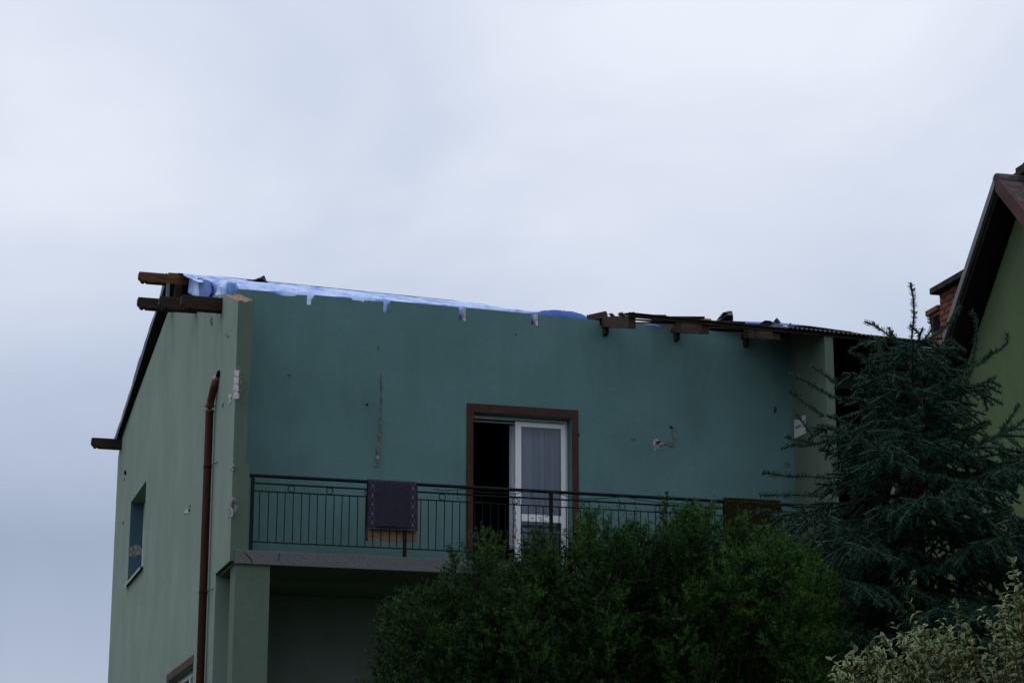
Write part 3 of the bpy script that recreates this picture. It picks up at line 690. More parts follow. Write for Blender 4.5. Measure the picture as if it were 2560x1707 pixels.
def hung(x0, x1, zf, zb_, yin, nu=24, nv=60, wav=.008, seed=0):
    """sheet over the top rail: front drop to zf, back drop to zb_"""
    R = .032; Lf = zt_-zf; Lb = zt_-zb_; arc = math.pi*R; T = Lf+arc+Lb; mb = MB(); uv = []
    def f(a, bb):
        s_ = bb*T; x = x0+(x1-x0)*a
        if s_ < Lf: y = RY-R; z = zf+s_
        elif s_ < Lf+arc: an = math.pi-(s_-Lf)/R; y = RY+R*math.cos(an); z = zt_+R*math.sin(an)
        else: y = RY+R+yin*min(1, (s_-Lf-arc)/.2); z = zt_-(s_-Lf-arc)
        dr_ = (Lf-s_)/Lf if s_ < Lf else max(0, (s_-Lf-arc)/Lb)
        y += (wav*noise1(a*7, seed)*dr_*(2.2 if s_ < Lf else .6)-(.022*dr_ if s_ < Lf else 0)); z -= (.010*math.sin(math.pi*a*1.3+seed)*dr_ if s_ < Lf else 0)
        x += .012*dr_*(a-.5)*(1+noise1(dr_*3, seed))
        uv.append((a, min(1, s_/Lf))); return (x, y, z)
    mb.grid(f, nu, nv); return mb, uv
mb, uv = hung(-2.42, -1.755, 6.535, 6.375, .014, seed=3)
rug = mesh_thing(mb, 'rug', M['rug'], (-2.08, RY, zt_), label='slate grey rug with dotted borders draped over the balcony railing', cat='rug')
uvl = rug.data.uv_layers.new(name='UVMap')
for lp in rug.data.loops: uvl.data[lp.index].uv = uv[lp.vertex_index]
md = rug.modifiers.new('solid', 'SOLIDIFY'); md.thickness = .008; md.offset = 0
# its beige underside hangs on the inner side
bk = MB(); bk.grid(lambda a, bb: (-2.40+.645*a-2.08*-1-2.08+2.08*0+2.08 if False else (-2.40+.655*a)+2.08, .0225+.004*noise1(a*6, 2), (6.372+(7.05-6.372)*bb)-zt_), 12, 12)
o = bk.build('backing', M['jute'], rug, fix=False, solid=.003, label='beige underside of the rug seen between the bars')
# fringe line
fr = MB(); fr.tube([(-2.42+2.08, -.047, 6.53-zt_), (-1.75+2.08, -.047, 6.528-zt_)], .005, 5); fr.tube([(-2.425+2.08, -.045, 6.53-zt_), (-2.43+2.08, -.05, 6.45-zt_), (-2.425+2.08, -.045, 6.40-zt_)], .002, 4)
fr.build('hem', M['fascia'], rug)
# shaggy olive rug
mb, uv = hung(2.56, 3.40, 6.50, 6.6, 0, wav=.006, seed=8)
sh_at = (2.98, RY, zt_)
srf = list(mb.v)
shag = mesh_thing(mb, 'rug', mat('olive_rug', (.018, .020, .006), .95, .1, var=.3, vscale=30), sh_at, label='shaggy olive green rug hung over the railing near the spruce', cat='rug')
md = shag.modifiers.new('solid', 'SOLIDIFY'); md.thickness = .01; md.offset = 0
def tri_mesh(name, V, m, parent, tint=None, **k):
    """V: (n,k,3) polygons of k corners"""
    V = np.asarray(V, dtype=np.float32); n, c, _ = V.shape; me = bpy.data.meshes.new(name)
    me.vertices.add(n*c); me.vertices.foreach_set('co', V.reshape(-1)); me.loops.add(n*c); me.loops.foreach_set('vertex_index', np.arange(n*c, dtype=np.int32))
    me.polygons.add(n); me.polygons.foreach_set('loop_start', np.arange(0, n*c, c, dtype=np.int32))
    me.update(); me.validate()
    if tint is not None:
        a = me.attributes.new('tint', 'FLOAT', 'POINT'); a.data.foreach_set('value', np.repeat(np.asarray(tint, dtype=np.float32), c))
    me.materials.append(m)
    return tag(link(bpy.data.objects.new(name, me), parent), **k)
n = 14000; a = rng.random(n); s_ = rng.random(n)
bx = 2.56+.84*a-sh_at[0]; fr_ = s_ < .8
z_ = np.where(fr_, 6.50+(s_/.8)*.66, 7.145+.034)-sh_at[2]; y_ = np.where(fr_, -.038, -.03+.06*rng.random(n)); 
base = np.stack([bx, y_, z_], 1); d = rng.normal(size=(n, 3))*.5; d[:, 1] -= .9; d[:, 2] -= .45; d[~fr_, 2] += 1.1
d /= np.linalg.norm(d, axis=1)[:, None]; ln = .02+.02*rng.random(n)
sd = np.cross(d, rng.normal(size=(n, 3))); sd /= np.linalg.norm(sd, axis=1)[:, None]
tri_mesh('pile', np.stack([base-sd*.002, base+sd*.002, base+d*ln[:, None]], 1), M['moss'], shag, rng.random(n), kind='stuff')
# string lights
sl_ = MB()
wp = [(1085, 1222), (1110, 1226), (1160, 1222), (1200, 1230), (1290, 1234), (1325, 1224), (1370, 1228), (1405, 1236), (1440, 1246), (1480, 1247), (1560, 1241), (1600, 1249), (1650, 1256), (1700, 1259), (1760, 1258), (1806, 1257)]
pts = [LF(x, y, RY-.03) for x, y in wp]
sl_.tube(pts, .0055, 4)
for x, y, ln_ in ((1098, 1224, 26), (1120, 1225, 14), (1145, 1224, 22), (1288, 1234, 115), (1327, 1226, 34), (1381, 1230, 60), (1456, 1247, 60), (1497, 1246, 42), (1546, 1243, 88), (1588, 1248, 42), (1649, 1256, 70), (1787, 1258, 42)):
    p = LF(x, y, RY-.03); z = p.z; q = [p]
    for k in range(int(ln_/7)):
        z -= .038; q.append(Vector((p.x+random.uniform(-.016, .016), p.y+random.uniform(-.006, .006), z)))
    sl_.tube(q, .0045, 4)
    for t_ in q[1::2]:
        dx = random.choice((-1, 1))*.03; sl_.tube([t_, t_+Vector((dx, 0, .012-random.random()*.03))], .0045, 4)
mesh_thing(sl_, 'string_lights', M['wire'], tuple(pts[7]), smooth=False, label='unlit string of fairy lights tangled along the railing', cat='string lights')
# net curtain in the door
cu = MB()
def curt(a, bb):
    x = -.045+.755*a; ph = 9*noise1(a*2.2, 1)+34*a
    return (x, .33+.042*math.sin(ph)+.012*math.sin(ph*2.3), 8.36-(8.36-6.60-.25*math.exp(-((a-.05)/.05)**2)*0)*bb)
cu.grid(curt, 120, 6)
cur = mesh_thing(cu, 'curtain', M['net'], (.3, .31, 8.36), label='pleated white net curtain behind the closed door leaf', cat='curtain')
hm = MB()
for k in range(5):
    z = 6.62+.075*k-8.36; hm.grid(lambda a, bb: ((-.04+.745*a)-.3, -.006+.028*math.sin(9*noise1(a*2.2, 1)+34*a)+.012*math.sin((9*noise1(a*2.2, 1)+34*a)*2.3), z+.03*bb), 120, 1)
hm.build('lace_hem', mat('lace_white', (.5, .52, .56), .9, .1), cur, fix=False)
ra = MB(); ra.tube([(-.7-.3, .02, .03), (.9-.3, .02, .03)], .012, 8); ra.build('curtain_rod', M['white'], cur)
# batten leaning across the doorway
bt = MB(); A_, B_ = LF(1182, 1338, -.15), LF(1243, 1404, -.75); bt.tube([A_, B_+Vector((0, 0, -.02))], .011, 4)
mesh_thing(bt, 'wooden_batten', mat('grey_batten', (.06, .045, .033), .9, .1, var=.3, vscale=20), tuple(B_), smooth=False, label='thin weathered batten leaning across the open doorway', cat='batten')
# white board with print on the far cheek wall
nb = MB(); nb.box(4.112, 4.1285, -.47, -.08, 8.33, 8.60)
at = (4.12, -.27, 8.33); nb.v = [(x-at[0], y-at[1], z-at[2]) for x, y, z in nb.v]
nbo = nb.build('wall_board', M['paper'], None, bevel=.003, label='small white board with dark print on the far cheek wall', cat='sign'); nbo.location = H2W(at); nbo.rotation_euler = (0, 0, RZ)
pr = MB()
for k, (y0, y1, z0, z1) in enumerate(((-.14, -.155, .14, .17), (-.165, -.18, .14, .165), (-.19, -.20, .14, .17), (-.21, -.235, .14, .165), (-.245, -.255, .14, .175), (-.14, -.36, .128, .133), (-.27, -.30, .14, .165), (-.31, -.32, .14, .17))):
    yy0 = y0+.27; yy1 = y1+.27; pr.box(-.0095, -.0075, min(yy0, yy1), max(yy0, yy1), z0, z1)
pr.build('print', M['ink'], nbo)

# ================================================================== NEIGHBOUR HOUSE
r_ = ray(2490, 440); A_ = CAM+r_*(24/r_[1]); NA = np.array([A_[0], A_[1], 0]); ZA = float(A_[2]); SLP = 1.04
nb_h = empty('neighbour_house', NA, RZ, label='neighbouring house with bright green gable wall and steep brown roof', cat='house')
OV = .30; LEN = 9.0; HW_F = 4.6; HW_N = 3.4
gw = MB()
gw.prism([(-HW_N+.5, 0), (HW_F-.5, 0), (HW_F-.5, ZA-.30-SLP*(HW_F-.5)), (0, ZA-.30), (-HW_N+.5, ZA-.30-SLP*(HW_N-.5))], lambda u, v, d: (d, u, v), OV, LEN-.5)
gw.build('gable_wall', M['green'], nb_h)
# roof slabs (tiles on top, dark soffit below)
def slope(y1, name):
    q = MB(); z1 = ZA-SLP*abs(y1); k = 10
    def f(a, bb): 
        y = y1*bb; x = .02+(LEN-.02)*a
        return (x, y, ZA-SLP*abs(y)+.012*math.sin(abs(y)/.33*2*math.pi)*(1 if bb > 0 else 0)+.006*math.sin(x/.2*2*math.pi))
    q.grid(f, 180, 30); o = q.build(name, M['tile'], nb_h, fix=False, smooth=True)
    s2 = MB(); sy = 1 if y1 > 0 else -1
    s2.prism([(0, ZA-.05), (y1, z1-.05), (y1, z1-.20), (0, ZA-.20)], lambda u, v, d: (d, u, v), .03, LEN); s2.build('soffit', M['soffit'], nb_h)
slope(HW_F, 'far_roof_slope'); slope(-HW_N, 'near_roof_slope')
vf = MB(); vf.prism([(.02, ZA+.0), (HW_F, ZA-SLP*HW_F), (HW_F, ZA-SLP*HW_F-.11), (.02, ZA-.11)], lambda u, v, d: (d, u, v), -.015, .027); vf.build('verge_fascia', M['fascia'], nb_h)
vn = MB(); vn.prism([(-.0, ZA+.02), (-HW_N, ZA-SLP*HW_N+.02), (-HW_N, ZA-SLP*HW_N-.21), (-.0, ZA-.19)], lambda u, v, d: (d, u, v), -.02, .028); vn.build('barge_board', M['barge'], nb_h, label='brown weathered barge board of the near slope')
rc_ = MB()
for k in range(23):
    x = -.005+k*.39; rc_ = MB(); rc_.tube([(x, 0, ZA-.055), (x+.40, 0, ZA-.05)], .085, 10); rc_.build('ridge_tile', M['tile'], nb_h, smooth=True)
# small stack on the ridge at the edge of the picture
sx = (LF(2552, 440, 0) - LF(2490, 440, 0)).x*24/30.8
sx += .04; st = MB(); st.box(sx+.0, sx+.5, -.22, .22, ZA-.1, ZA+.20); st.box(sx-.06, sx+.56, -.28, .28, ZA+.05, ZA+.11); st.box(sx+.06, sx+.44, -.16, .16, ZA+.22, ZA+.25); st.build('ridge_stack', M['cap'], nb_h, bevel=.01)
# brick chimney rising from the far slope
def NL(x, y, u):                      # neighbour-local point on the plane local-x = u
    p = plane(x, y, HX, NA+HX*u); d = p-NA; return Vector((d@HX, d@HY, p[2]))
U = 1.05
pa, pb, pc = NL(2348, 735, U), NL(2398, 700, U), NL(2323, 776, U)
y_far, y_small, ztop = pa.y, pc.y, pa.z
y_near = y_far-1.0
ch = MB(); ch.box(U+.008, U+.60, y_near+.008, y_far-.008, ZA-SLP*y_far-.6, ztop); ch.box(U+.012, U+.42, y_far-.002, y_small-.008, ZA-SLP*y_small-.8, pc.z-.07)
chim = ch.build('brick_chimney', M['mortar'], nb_h, label='stepped red brick chimney with dark slab cap behind the verge')
bm_ = MB(); bm_.box(0, .02, 0, .24, 0, .064); brick_me = bm_.mesh('brick', M['brick'])
bh = MB(); bh.box(0, .02, 0, .115, 0, .064); brick_half = bh.mesh('brick', M['brick'])
cnt = 0
def courses(y0, y1, zt__, zb__, u):
    z = zt__-.064; row = 0
    while z > zb__:
        y = y0; 
        if row % 2: o = link(bpy.data.objects.new('brick', brick_half), chim); o.location = (u+random.uniform(-.003, .003), y, z); y += .127
        while y+.11 < y1:
            full = y+.24 <= y1+.01
            o = link(bpy.data.objects.new('brick', brick_me if full else brick_half), chim); o.location = (u+random.uniform(-.003, .003), y, z); y += .252 if full else .127
        z -= .076; row += 1
courses(y_near, y_far, ztop-.005, ZA-SLP*y_near-.35, U)
courses(y_far+.008, y_small, pc.z-.075, ZA-SLP*y_small-.5, U+.004)
cp = MB(); cp.box(U-.10, U+.70, y_near-.10, y_far+.08, ztop+.002, ztop+.085); cp.build('chimney_cap', M['cap'], chim, bevel=.01)
cp = MB(); cp.box(U-.03, U+.45, y_far+.01, y_small+.06, pc.z-.07, pc.z); cp.build('brick_cap', M['brick'], chim, bevel=.006)
fl = MB(); fl.box(U-.004, U+.0, y_far+.03, y_far+.20, pc.z-.32, pc.z-.12); fl.build('flue_opening', M['crack'], chim)

# ================================================================== TREES AND SHRUBS
def nrm(v): return v/np.maximum(np.linalg.norm(v, axis=-1, keepdims=True), 1e-9)
class Needles:
    def __init__(s): s.a = []; s.b = []; s.t = []; s.d = []; s.ln = []
    def add(s, a, b, tint, ln, dn=1.0): s.d.append(dn); s.a.append(a); s.b.append(b); s.t.append(tint); s.ln.append(ln)
    def tris(s, per_m, wid, cone, flat=None):
        A = np.array(s.a); B = np.array(s.b); T = np.array(s.t); LN = np.array(s.ln)
        L = np.linalg.norm(B-A, axis=1); cnt_ = np.maximum(3, (L*per_m*np.array(s.d)).astype(int))
        idx = np.repeat(np.arange(len(A)), cnt_); n = len(idx)
        t = rng.random(n); P = A[idx]+(B-A)[idx]*t[:, None]; D = nrm(B-A)[idx]
        rv = rng.normal(size=(n, 3)); R = nrm(rv-D*np.sum(rv*D, 1)[:, None])
        if flat is not None: R[:, 2] *= flat; R[:, 2] += .12; R = nrm(R)
        d = nrm(D*cone+R*math.sqrt(max(.05, 1-cone*cone)))
        ln = LN[idx]*(.75+.4*rng.random(n))*(1-.35*t**6)
        sd = nrm(np.cross(d, rng.normal(size=(n, 3))))
        Q = P+d*ln[:, None]; V = np.stack([P-sd*wid/2, P+sd*wid/2, Q+sd*wid*.35, Q-sd*wid*.35], 1)
        return V, np.clip(T[idx]+rng.normal(size=n)*.12, 0, 1)
def twig(mb, a, b, r0, r1=None): mb.tube([Vector(a), Vector(b)], r0, 4, cap=False, r1=r1 or r0*.6)
def bez(p0, d0, L, bend, n):
    """curve starting along d0, bending by vector bend over its length"""
    pts = [np.array(p0, float)]; d = np.array(d0, float)
    for k in range(n):
        d = nrm(d+np.array(bend)/n); pts.append(pts[-1]+d*L/n)
    return pts

# ---------------- spruce
SPD = 13.6
sb = WD(2277, 880, SPD); ZT = sb.z
tree = empty('spruce_tree', (sb.x, sb.y, 0), 0, label='young dark blue green spruce with a single upright leader shoot', cat='tree')
nd_ = Needles(); tw = MB(); core = MB()
sbv = np.array([0, 0, ZT])
def px_s(x, y, d=SPD): p = WD(x, y, d); return np.array([p.x-sb.x, p.y-sb.y, p.z])
def shoot(a, b, tint, ln=.026, r=.0022): nd_.add(a, b, tint, ln, 1.7); core.tube([Vector(a), Vector(b)], r+.0030, 5, cap=False)
def shoot_px(pts, tint=.7, dd=0, ln=.027, r=.0028):
    P = [px_s(x, y, SPD+dd) for x, y in pts]
    for a, b_ in zip(P, P[1:]): shoot(a, b_, tint, ln, r)
# leader and the shoots of the top whorl
shoot_px([(2277, 880), (2280, 840), (2285, 790), (2284, 750), (2276, 708)], .6, 0, .028, .0035)
shoot_px([(2275, 888), (2245, 858), (2222, 838), (2190, 815), (2161, 804)], .7)
shoot_px([(2230, 845), (2225, 826), (2224, 819)], .7); shoot_px([(2258, 872), (2240, 845), (2228, 832)], .6, .1)
shoot_px([(2280, 885), (2302, 858), (2318, 840), (2330, 822), (2324, 790)], .6, .15)
shoot_px([(2290, 868), (2330, 842), (2365, 815), (2387, 792), (2400, 763)], .6, -.15)
shoot_px([(2285, 895), (2305, 870), (2303, 905)], .5, .2); shoot_px([(2250, 905), (2205, 880), (2190, 862), (2196, 842)], .6, -.2)
shoot_px([(2205, 925), (2210, 900), (2196, 855)], .6, -.3); shoot_px([(2195, 930), (2165, 895), (2128, 882)], .6, -.1)
# side leader on the right
shoot_px([(2400, 1000), (2412, 960), (2431, 916)], .3, -.2, .020, .008)
shoot_px([(2431, 916), (2438, 870), (2442, 820), (2440, 795), (2428, 777)], .6, -.2)
shoot_px([(2432, 918), (2470, 890), (2505, 870), (2518, 855), (2518, 833)], .6, -.25); shoot_px([(2455, 908), (2475, 888), (2479, 875)], .6, -.25)
shoot_px([(2428, 918), (2395, 890), (2355, 870), (2335, 855)], .6, -.1); shoot_px([(2415, 955), (2450, 985), (2485, 1012)], .5, -.2)
shoot_px([(2431, 920), (2400, 945), (2360, 975), (2330, 990)], .5, -.35)
# reaching shoots on the left
shoot_px([(2110, 1005), (2070, 985), (2020, 955), (1974, 934)], .75, -.3); shoot_px([(2090, 958), (2060, 935), (2028, 912)], .75, -.2)
shoot_px([(2060, 1040), (2010, 1005), (1972, 974)], .7, -.3); shoot_px([(2035, 1095), (2010, 1060), (1992, 1036)], .7, -.4)
shoot_px([(2070, 1100), (2010, 1115), (1980, 1110), (1954, 1122)], .7, -.4); shoot_px([(2040, 1110), (1990, 1098), (1965, 1090)], .6, -.4)
shoot_px([(2080, 1196), (2020, 1190), (1960, 1188), (1905, 1180)], .75, -.45); shoot_px([(2060, 1240), (2000, 1236), (1950, 1237), (1899, 1237)], .75, -.5)
shoot_px([(2000, 1290), (1950, 1285), (1912, 1275), (1890, 1277)], .6, -.5)
shoot_px([(2500, 1080), (2530, 1040), (2548, 1010)], .5, -.2); shoot_px([(2505, 1075), (2540, 1065), (2560, 1050)], .5, -.2)
def brush(a, b_, tint, ln, dn, r):
    nd_.add(a, b_, tint, ln, dn); core.tube([Vector(a), Vector(b_)], r, 4, cap=False, r1=r*.9)
def spruce_branch(p0, az, el, L, lvl_tint):
    d0 = np.array([math.cos(az)*math.cos(el), math.sin(az)*math.cos(el), math.sin(el)])
    dn = 1.0 if (p0[2] > 2.3 and d0[1] < .5) else .5
    pts = bez(p0, d0, L, (0, 0, .18-.5*max(0, el)), 7)
    for k, (a, b_) in enumerate(zip(pts, pts[1:])):
        if k >= 1: brush(a, b_, lvl_tint+.12, .026, dn, .0072)
        twig(tw, a, b_, .0028+.006*(1-k/7)*min(1, L))
    nlat = max(4, int(L/.078))
    for q in range(nlat):
        t = .12+.88*(q+.3*rng.random())/nlat; i = min(6, int(t*7)); f_ = t*7-i; p = pts[i]*(1-f_)+pts[i+1]*f_; ax = nrm(pts[i+1]-pts[i])
        side = 1 if q % 2 else -1
        hz = nrm(np.cross(ax, [0, 0, 1.0]))*side
        d = nrm(ax*.70+hz*.70+np.array([0, 0, rng.normal()*.18-.08]))
        LL = min(.38, .11+.42*L*(1-t))*(.8+.4*rng.random())
        lp = bez(p, d, LL, (0, 0, -.50+.35*rng.random()), 4)
        tq = lvl_tint+rng.normal()*.16
        for a, b_ in zip(lp, lp[1:]): brush(a, b_, tq, .026, dn, .0072)
        if LL > .15:
            for s2 in range(int(LL/.072)):
                tt = .10+.65*rng.random(); i2 = min(3, int(tt*4)); p2 = lp[i2]+(lp[i2+1]-lp[i2])*(tt*4-i2); ax2 = nrm(lp[i2+1]-lp[i2])
                h2 = nrm(np.cross(ax2, [0, 0, 1.0]))*(1 if s2 % 2 else -1)
                d2 = nrm(ax2*.8+h2*.6+np.array([0, 0, rng.normal()*.2-.30]))
                e2 = bez(p2, d2, .10+.09*rng.random(), (0, 0, -.3), 2)
                for a, b_ in zip(e2, e2[1:]): brush(a, b_, tq+rng.normal()*.12, .025, dn, .0072)
z = ZT-.13; lev = 0
while z > .7:
    hd = ZT-z
    L = min(1.22, .19+.76*hd)
    nb_ = 8 if z > 2.3 else 5
    for k in range(nb_):
        az = 2*math.pi*(k+.5*rng.random())/nb_+lev*1.3
        el = max(-.20, .75-.95*hd)+rng.normal()*.12
        spruce_branch(np.array([0, 0, z+rng.normal()*.03]), az, el, L*(.75+.4*rng.random()), .48 if hd < 1 else .40)
    z -= .15 if z > 2.3 else .30; lev += 1
V, T_ = nd_.tris(430, .0044, .46)
co = core.build('needle_mass', M['spruce'], tree, fix=False, smooth=True, kind='stuff')
at_ = co.data.attributes.new('tint', 'FLOAT', 'POINT'); at_.data.foreach_set('value', np.repeat(rng.random(len(core.v)//4)*.35+.1, 4))
tri_mesh('crown', V, M['spruce'], tree, T_)
tw.build('twigs', M['twig'], tree, fix=False, smooth=True)
tk = MB(); tk.tube([(0, 0, 0), (.01, .01, ZT*.5), (0, 0, ZT)], .085, 9, r1=.012); tk.build('trunk', M['trunk'], tree, smooth=True)
NSP = len(V)

# ---------------- yew-like shrub
ybase = np.array([WD(1520, 1707, 12.6).x, 12.7, 0.0])
yew = empty('yew_shrub', ybase, 0, label='large dark green feathery conifer shrub in front of the balcony', cat='shrub')
ny = Needles(); yt = MB()
def px_y(x, y, d): p = WD(x, y, d); return np.array([p.x, p.y, p.z])-ybase
def plume(tip, L, R, tint, lean=.10):
    """spray on a curved stem from the base of the shrub to `tip`, feathered along its last L metres"""
    root = np.array([tip[0]*.25, tip[1]*.25, .05]); mid = np.array([tip[0]*.70+rng.normal()*lean, tip[1]*.70+rng.normal()*lean, tip[2]*.58])
    P = []
    for k in range(15):
        t = k/14; P.append((1-t)**2*root+2*t*(1-t)*mid+t*t*tip)
    for k, (a, b_) in enumerate(zip(P, P[1:])): twig(yt, a, b_, .012*(1-k/15)+.002)
    P = np.array(P); seg = np.linalg.norm(np.diff(P, axis=0), axis=1); cum = np.concatenate([[0], np.cumsum(seg)]); tot = cum[-1]
    s = tot
    def at(sv):
        i = min(13, max(0, int(np.searchsorted(cum, sv)-1))); f_ = (sv-cum[i])/max(seg[i], 1e-6); return P[i]*(1-f_)+P[i+1]*f_, nrm(P[i+1]-P[i])
    ny.add(at(tot-.10)[0], tip, tint+.35, .018)
    while s > tot-L and s > .2:
        fr_ = (tot-s)/L
        p, ax = at(s)
        rad = R*(.40+1.0*min(1, fr_*2.2)*(1-.35*fr_))
        for q in range(3):
            rv = rng.normal(size=3); o_ = nrm(rv-ax*np.dot(rv, ax)); d = nrm(o_*(.6+.5*fr_)+ax*.6+np.array([0, 0, .15]))
            LL = rad*(.6+.8*rng.random()); bend = (0, 0, rng.normal()*.45)
            lp = bez(p, d, LL, bend, 3); tq = tint+rng.normal()*.13
            for k, (a, b_) in enumerate(zip(lp, lp[1:])):
                ny.add(a, b_, tq+.12*k-.15, .017); twig(yt, a, b_, .0014)
            for w2 in range(int(LL/.024)):
                tt = .15+.85*rng.random(); i2 = min(2, int(tt*3)); p2 = lp[i2]+(lp[i2+1]-lp[i2])*(tt*3-i2)
                ax2 = nrm(lp[i2+1]-lp[i2]); r2 = rng.normal(size=3); d2 = nrm(ax2*1.1+nrm(r2)*.6+np.array([0, 0, .15]))
                ny.add(p2, p2+d2*(.03+.06*rng.random()), tq+.34*tt-.10+(.3 if rng.random() < .12 else 0), .017)
        s -= .034
prof_y = [(955, 1720), (962, 1600), (975, 1500), (1039, 1466), (1083, 1466), (1130, 1458), (1147, 1437), (1167, 1372), (1202, 1332), (1231, 1396), (1243, 1437), (1267, 1413), (1290, 1402), (1319, 1352), (1334, 1325), (1360, 1350), (1406, 1375), (1421, 1407), (1447, 1361), (1458, 1280), (1500, 1296), (1526, 1308), (1560, 1325), (1579, 1310), (1590, 1340), (1611, 1335), (1628, 1345), (1655, 1330), (1664, 1285), (1704, 1268), (1757, 1268), (1780, 1296), (1800, 1352), (1835, 1300), (1880, 1310), (1908, 1337), (1946, 1339), (1965, 1370), (2019, 1377), (2054, 1454), (2071, 1485), (2100, 1530), (2115, 1720)]
ptop = lambda x: float(np.interp(x, [p_[0] for p_ in prof_y], [p_[1] for p_ in prof_y]))
tips = [(1202, 1332, .5), (1175, 1375, .4), (1334, 1325, .5), (1318, 1356, .4), (1375, 1362, .4), (1458, 1278, .75), (1478, 1292, .65), (1510, 1304, .6), (1545, 1322, .5), (1579, 1310, .5), (1611, 1335, .45), (1700, 1272, .65), (1728, 1268, .6), (1757, 1270, .65), (1685, 1285, .5), (1835, 1302, .55), (1870, 1312, .6), (1925, 1338, .75), (1950, 1345, .75), (2000, 1385, .75), (2020, 1380, .7), (2040, 1430, .55), (1085, 1464, .45), (1040, 1470, .45), (1128, 1458, .5), (1005, 1488, .4), (980, 1510, .35), (1270, 1415, .45), (1292, 1404, .45), (1405, 1380, .45), (2075, 1492, .6), (2092, 1535, .5), (970, 1580, .35), (966, 1650, .3)]
for x, y, t_ in tips: plume(px_y(x+(18 if x < 1150 else 8), y+8, 12.55+rng.normal()*.18), .42+.15*rng.random(), .115, t_-.04, .06)
for x, y, t_ in tips:
    for k in range(2): plume(px_y(x+rng.normal()*26, y+rng.random()*38-4, 12.5+rng.normal()*.15), .22+.1*rng.random(), .055, t_+.06, .08)
plume(px_y(1668, 1236, 12.4), .30, .035, .45, .02)
k = 0
while k < 120:
    x = 1010+1085*rng.random(); top = max(ptop(x-30), ptop(x), ptop(x+30))
    y = top+42+(1800-top)*rng.random()**1.3
    if y > 1770: continue
    plume(px_y(x, y, 12.05+.75*rng.random()), .34+.2*rng.random(), .15, .32+rng.normal()*.15+(.12 if x > 1850 else 0), .12); k += 1
for k in range(26):     # back side, seen only from elsewhere
    x = 1050+980*rng.random(); plume(px_y(x, ptop(x)+60+rng.random()*200, 12.95+.6*rng.random()), .5, .17, .3)
V, T_ = ny.tris(185, .0040, .5, flat=.75)
tri_mesh('foliage', V, M['yew'], yew, T_)
yt.build('stems', M['twig'], yew, fix=False)
NYW = len(V)

# ---------------- variegated shrub
vb = np.array([WD(2480, 1707, 10.6).x+.25, 10.75, 0.0])
vsh = empty('variegated_shrub', vb, 0, label='shrub with small cream edged green leaves at the foot of the spruce', cat='shrub')
def leaf_mesh(curl, fold, wid):
    mb = MB(); L = .037; st = [0, .12, .35, .62, .85, 1.0]; wf = [.08, .55, 1.0, .85, .42, .02]
    rows = []
    for t, w_ in zip(st, wf):
        row = []
        z0 = -curl*t*t*L
        for q in (-1, -.64, 0, .64, 1):
            row.append((q*w_*wid/2, t*L, z0+abs(q)*w_*wid/2*fold))
        rows.append(row)
    i = 0
    for row in rows: mb.v += row
    for a in range(5):
        for q in range(4):
            k = a*5+q; mb.f.append((k, k+1, k+6, k+5)); mb.m.append(1 if q in (0, 3) or a == 4 else 0)
    return mb
leaf_types = [leaf_mesh(c, f_, w_) for c, f_, w_ in ((.25, .6, .020), (.7, .8, .017), (-.2, .5, .021), (1.0, .6, .015))]
leaf_me = []
for lt in leaf_types:
    me = lt.mesh('leaf', [M['leaf_green'], M['leaf_cream']])
    a = me.attributes.new('tint', 'FLOAT', 'POINT'); a.data.foreach_set('value', [.25+.6*random.random()]*len(me.vertices)); leaf_me.append(me)
vt = MB(); leaves = []
def vstem(tip, L, dens=.020):
    root = np.array([tip[0]*.4, tip[1]*.4, max(.05, tip[2]-L-.5)]); mid = np.array([tip[0]*.8, tip[1]*.8, tip[2]-L*.55])
    P = [(1-t)**2*root+2*t*(1-t)*mid+t*t*tip for t in np.linspace(0, 1, 10)]
    for k, (a, b_) in enumerate(zip(P, P[1:])): twig(vt, a, b_, .005*(1-k/11)+.0014)
    s_ = 0; turn = rng.random()*6
    for t in np.arange(1, .25, -dens/max(L, .2)):
        i = min(8, int(t*9)); f_ = t*9-i; p = P[i]*(1-f_)+P[i+1]*f_; ax = nrm(P[i+1]-P[i]); turn += 1.57+rng.normal()*.25
        u = nrm(np.cross(ax, [.3, .9, .1])); v_ = np.cross(ax, u)
        for sg in (0, math.pi):
            o_ = u*math.cos(turn+sg)+v_*math.sin(turn+sg)
            d = nrm(o_*.85+ax*(.45+.4*(t > .93))+np.array([0, 0, rng.normal()*.25]))
            leaves.append((p, d, .7+.55*rng.random(), rng.integers(4)))
def px_v(x, y, d): p = WD(x, y, d); return np.array([p.x, p.y, p.z])-vb
vt_tips = [(2530, 1405, .1), (2545, 1440, .0), (2515, 1470, 0), (2550, 1500, 0), (2500, 1530, 0), (2455, 1528, -.1), (2385, 1508, 0), (2395, 1545, 0), (2350, 1552, -.1), (2275, 1508, .1), (2290, 1560, 0), (2235, 1560, .05), (2255, 1590, -.1), (2205, 1590, .05), (2130, 1615, .05), (2160, 1650, -.05), (2080, 1650, .0), (2190, 1640, -.1), (2075, 1690, 0), (2115, 1690, -.1), (2310, 1580, -.1), (2420, 1560, -.2), (2480, 1560, -.2), (2590, 1430, 0), (2610, 1470, 0), (2600, 1400, .2)]
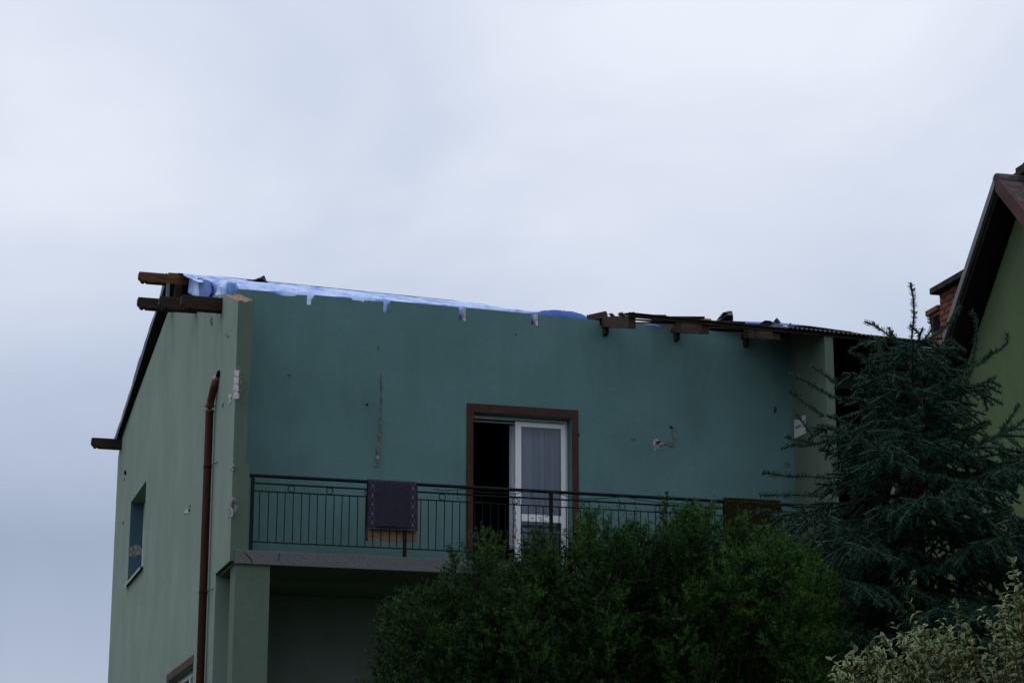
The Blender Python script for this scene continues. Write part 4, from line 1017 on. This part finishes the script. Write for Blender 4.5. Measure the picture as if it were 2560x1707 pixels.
for x, y, dd in vt_tips: vstem(px_v(x, y, 10.6+dd), .35)
for k in range(225):
    x = 2080+560*rng.random(); top = np.interp(x, [2080, 2140, 2230, 2300, 2400, 2480, 2520, 2640], [1690, 1640, 1600, 1585, 1575, 1560, 1480, 1440])
    y = top-8+rng.random()**1.25*(1800-top); vstem(px_v(x, y, 10.35+.75*rng.random()), .32)
def leaf_mat(p, d, sc):
    y = Vector(d).normalized(); z = Vector((rng.normal()*.5, rng.normal()*.5-.25, 1)); x = y.cross(z).normalized(); z = x.cross(y)
    m_ = Matrix((x, y, z)).transposed().to_4x4(); m_ = Matrix.Translation(Vector(p)) @ m_ @ Matrix.Scale(sc, 4); return m_
mats_ = [(leaf_mat(p, d, sc), ty) for p, d, sc, ty in leaves]
# the 300 leaves that show largest (in view, nearest to the camera) are leaves of their own
def view_px(q):
    p = np.array(q)+vb-CAM; zc = p[1]*math.cos(PITCH)+p[2]*math.sin(PITCH); yc = -p[1]*math.sin(PITCH)+p[2]*math.cos(PITCH); return 1280+F*p[0]/zc, 853.5-F*yc/zc, zc
sc_ = []
for k, (m_, ty) in enumerate(mats_):
    X_, Y_, Z_ = view_px(m_.translation); inside = X_ < 2555 and Y_ < 1702
    sc_.append((0 if inside else 10)+Z_)
big = set(np.argsort(sc_)[:300].tolist()); rest = MB(); rt_t = []
for k, (m_, ty) in enumerate(mats_):
    if k in big:
        o = link(bpy.data.objects.new('leaf', leaf_me[ty]), vsh); o.matrix_local = m_
    else:
        lt = leaf_types[ty]; i = len(rest.v); tt = .2+.8*random.random()
        rest.v += [tuple(m_ @ Vector(v_)) for v_ in lt.v]; rest.f += [tuple(i+q for q in f_) for f_ in lt.f]; rest.m += lt.m; rt_t += [tt]*len(lt.v)
o = rest.build('foliage', [M['leaf_green'], M['leaf_cream']], vsh, fix=False, kind='stuff')
a = o.data.attributes.new('tint', 'FLOAT', 'POINT'); a.data.foreach_set('value', rt_t)
vt.build('stems', M['bark'], vsh, fix=False)
print('needles', NSP, NYW, 'leaves', len(leaves))
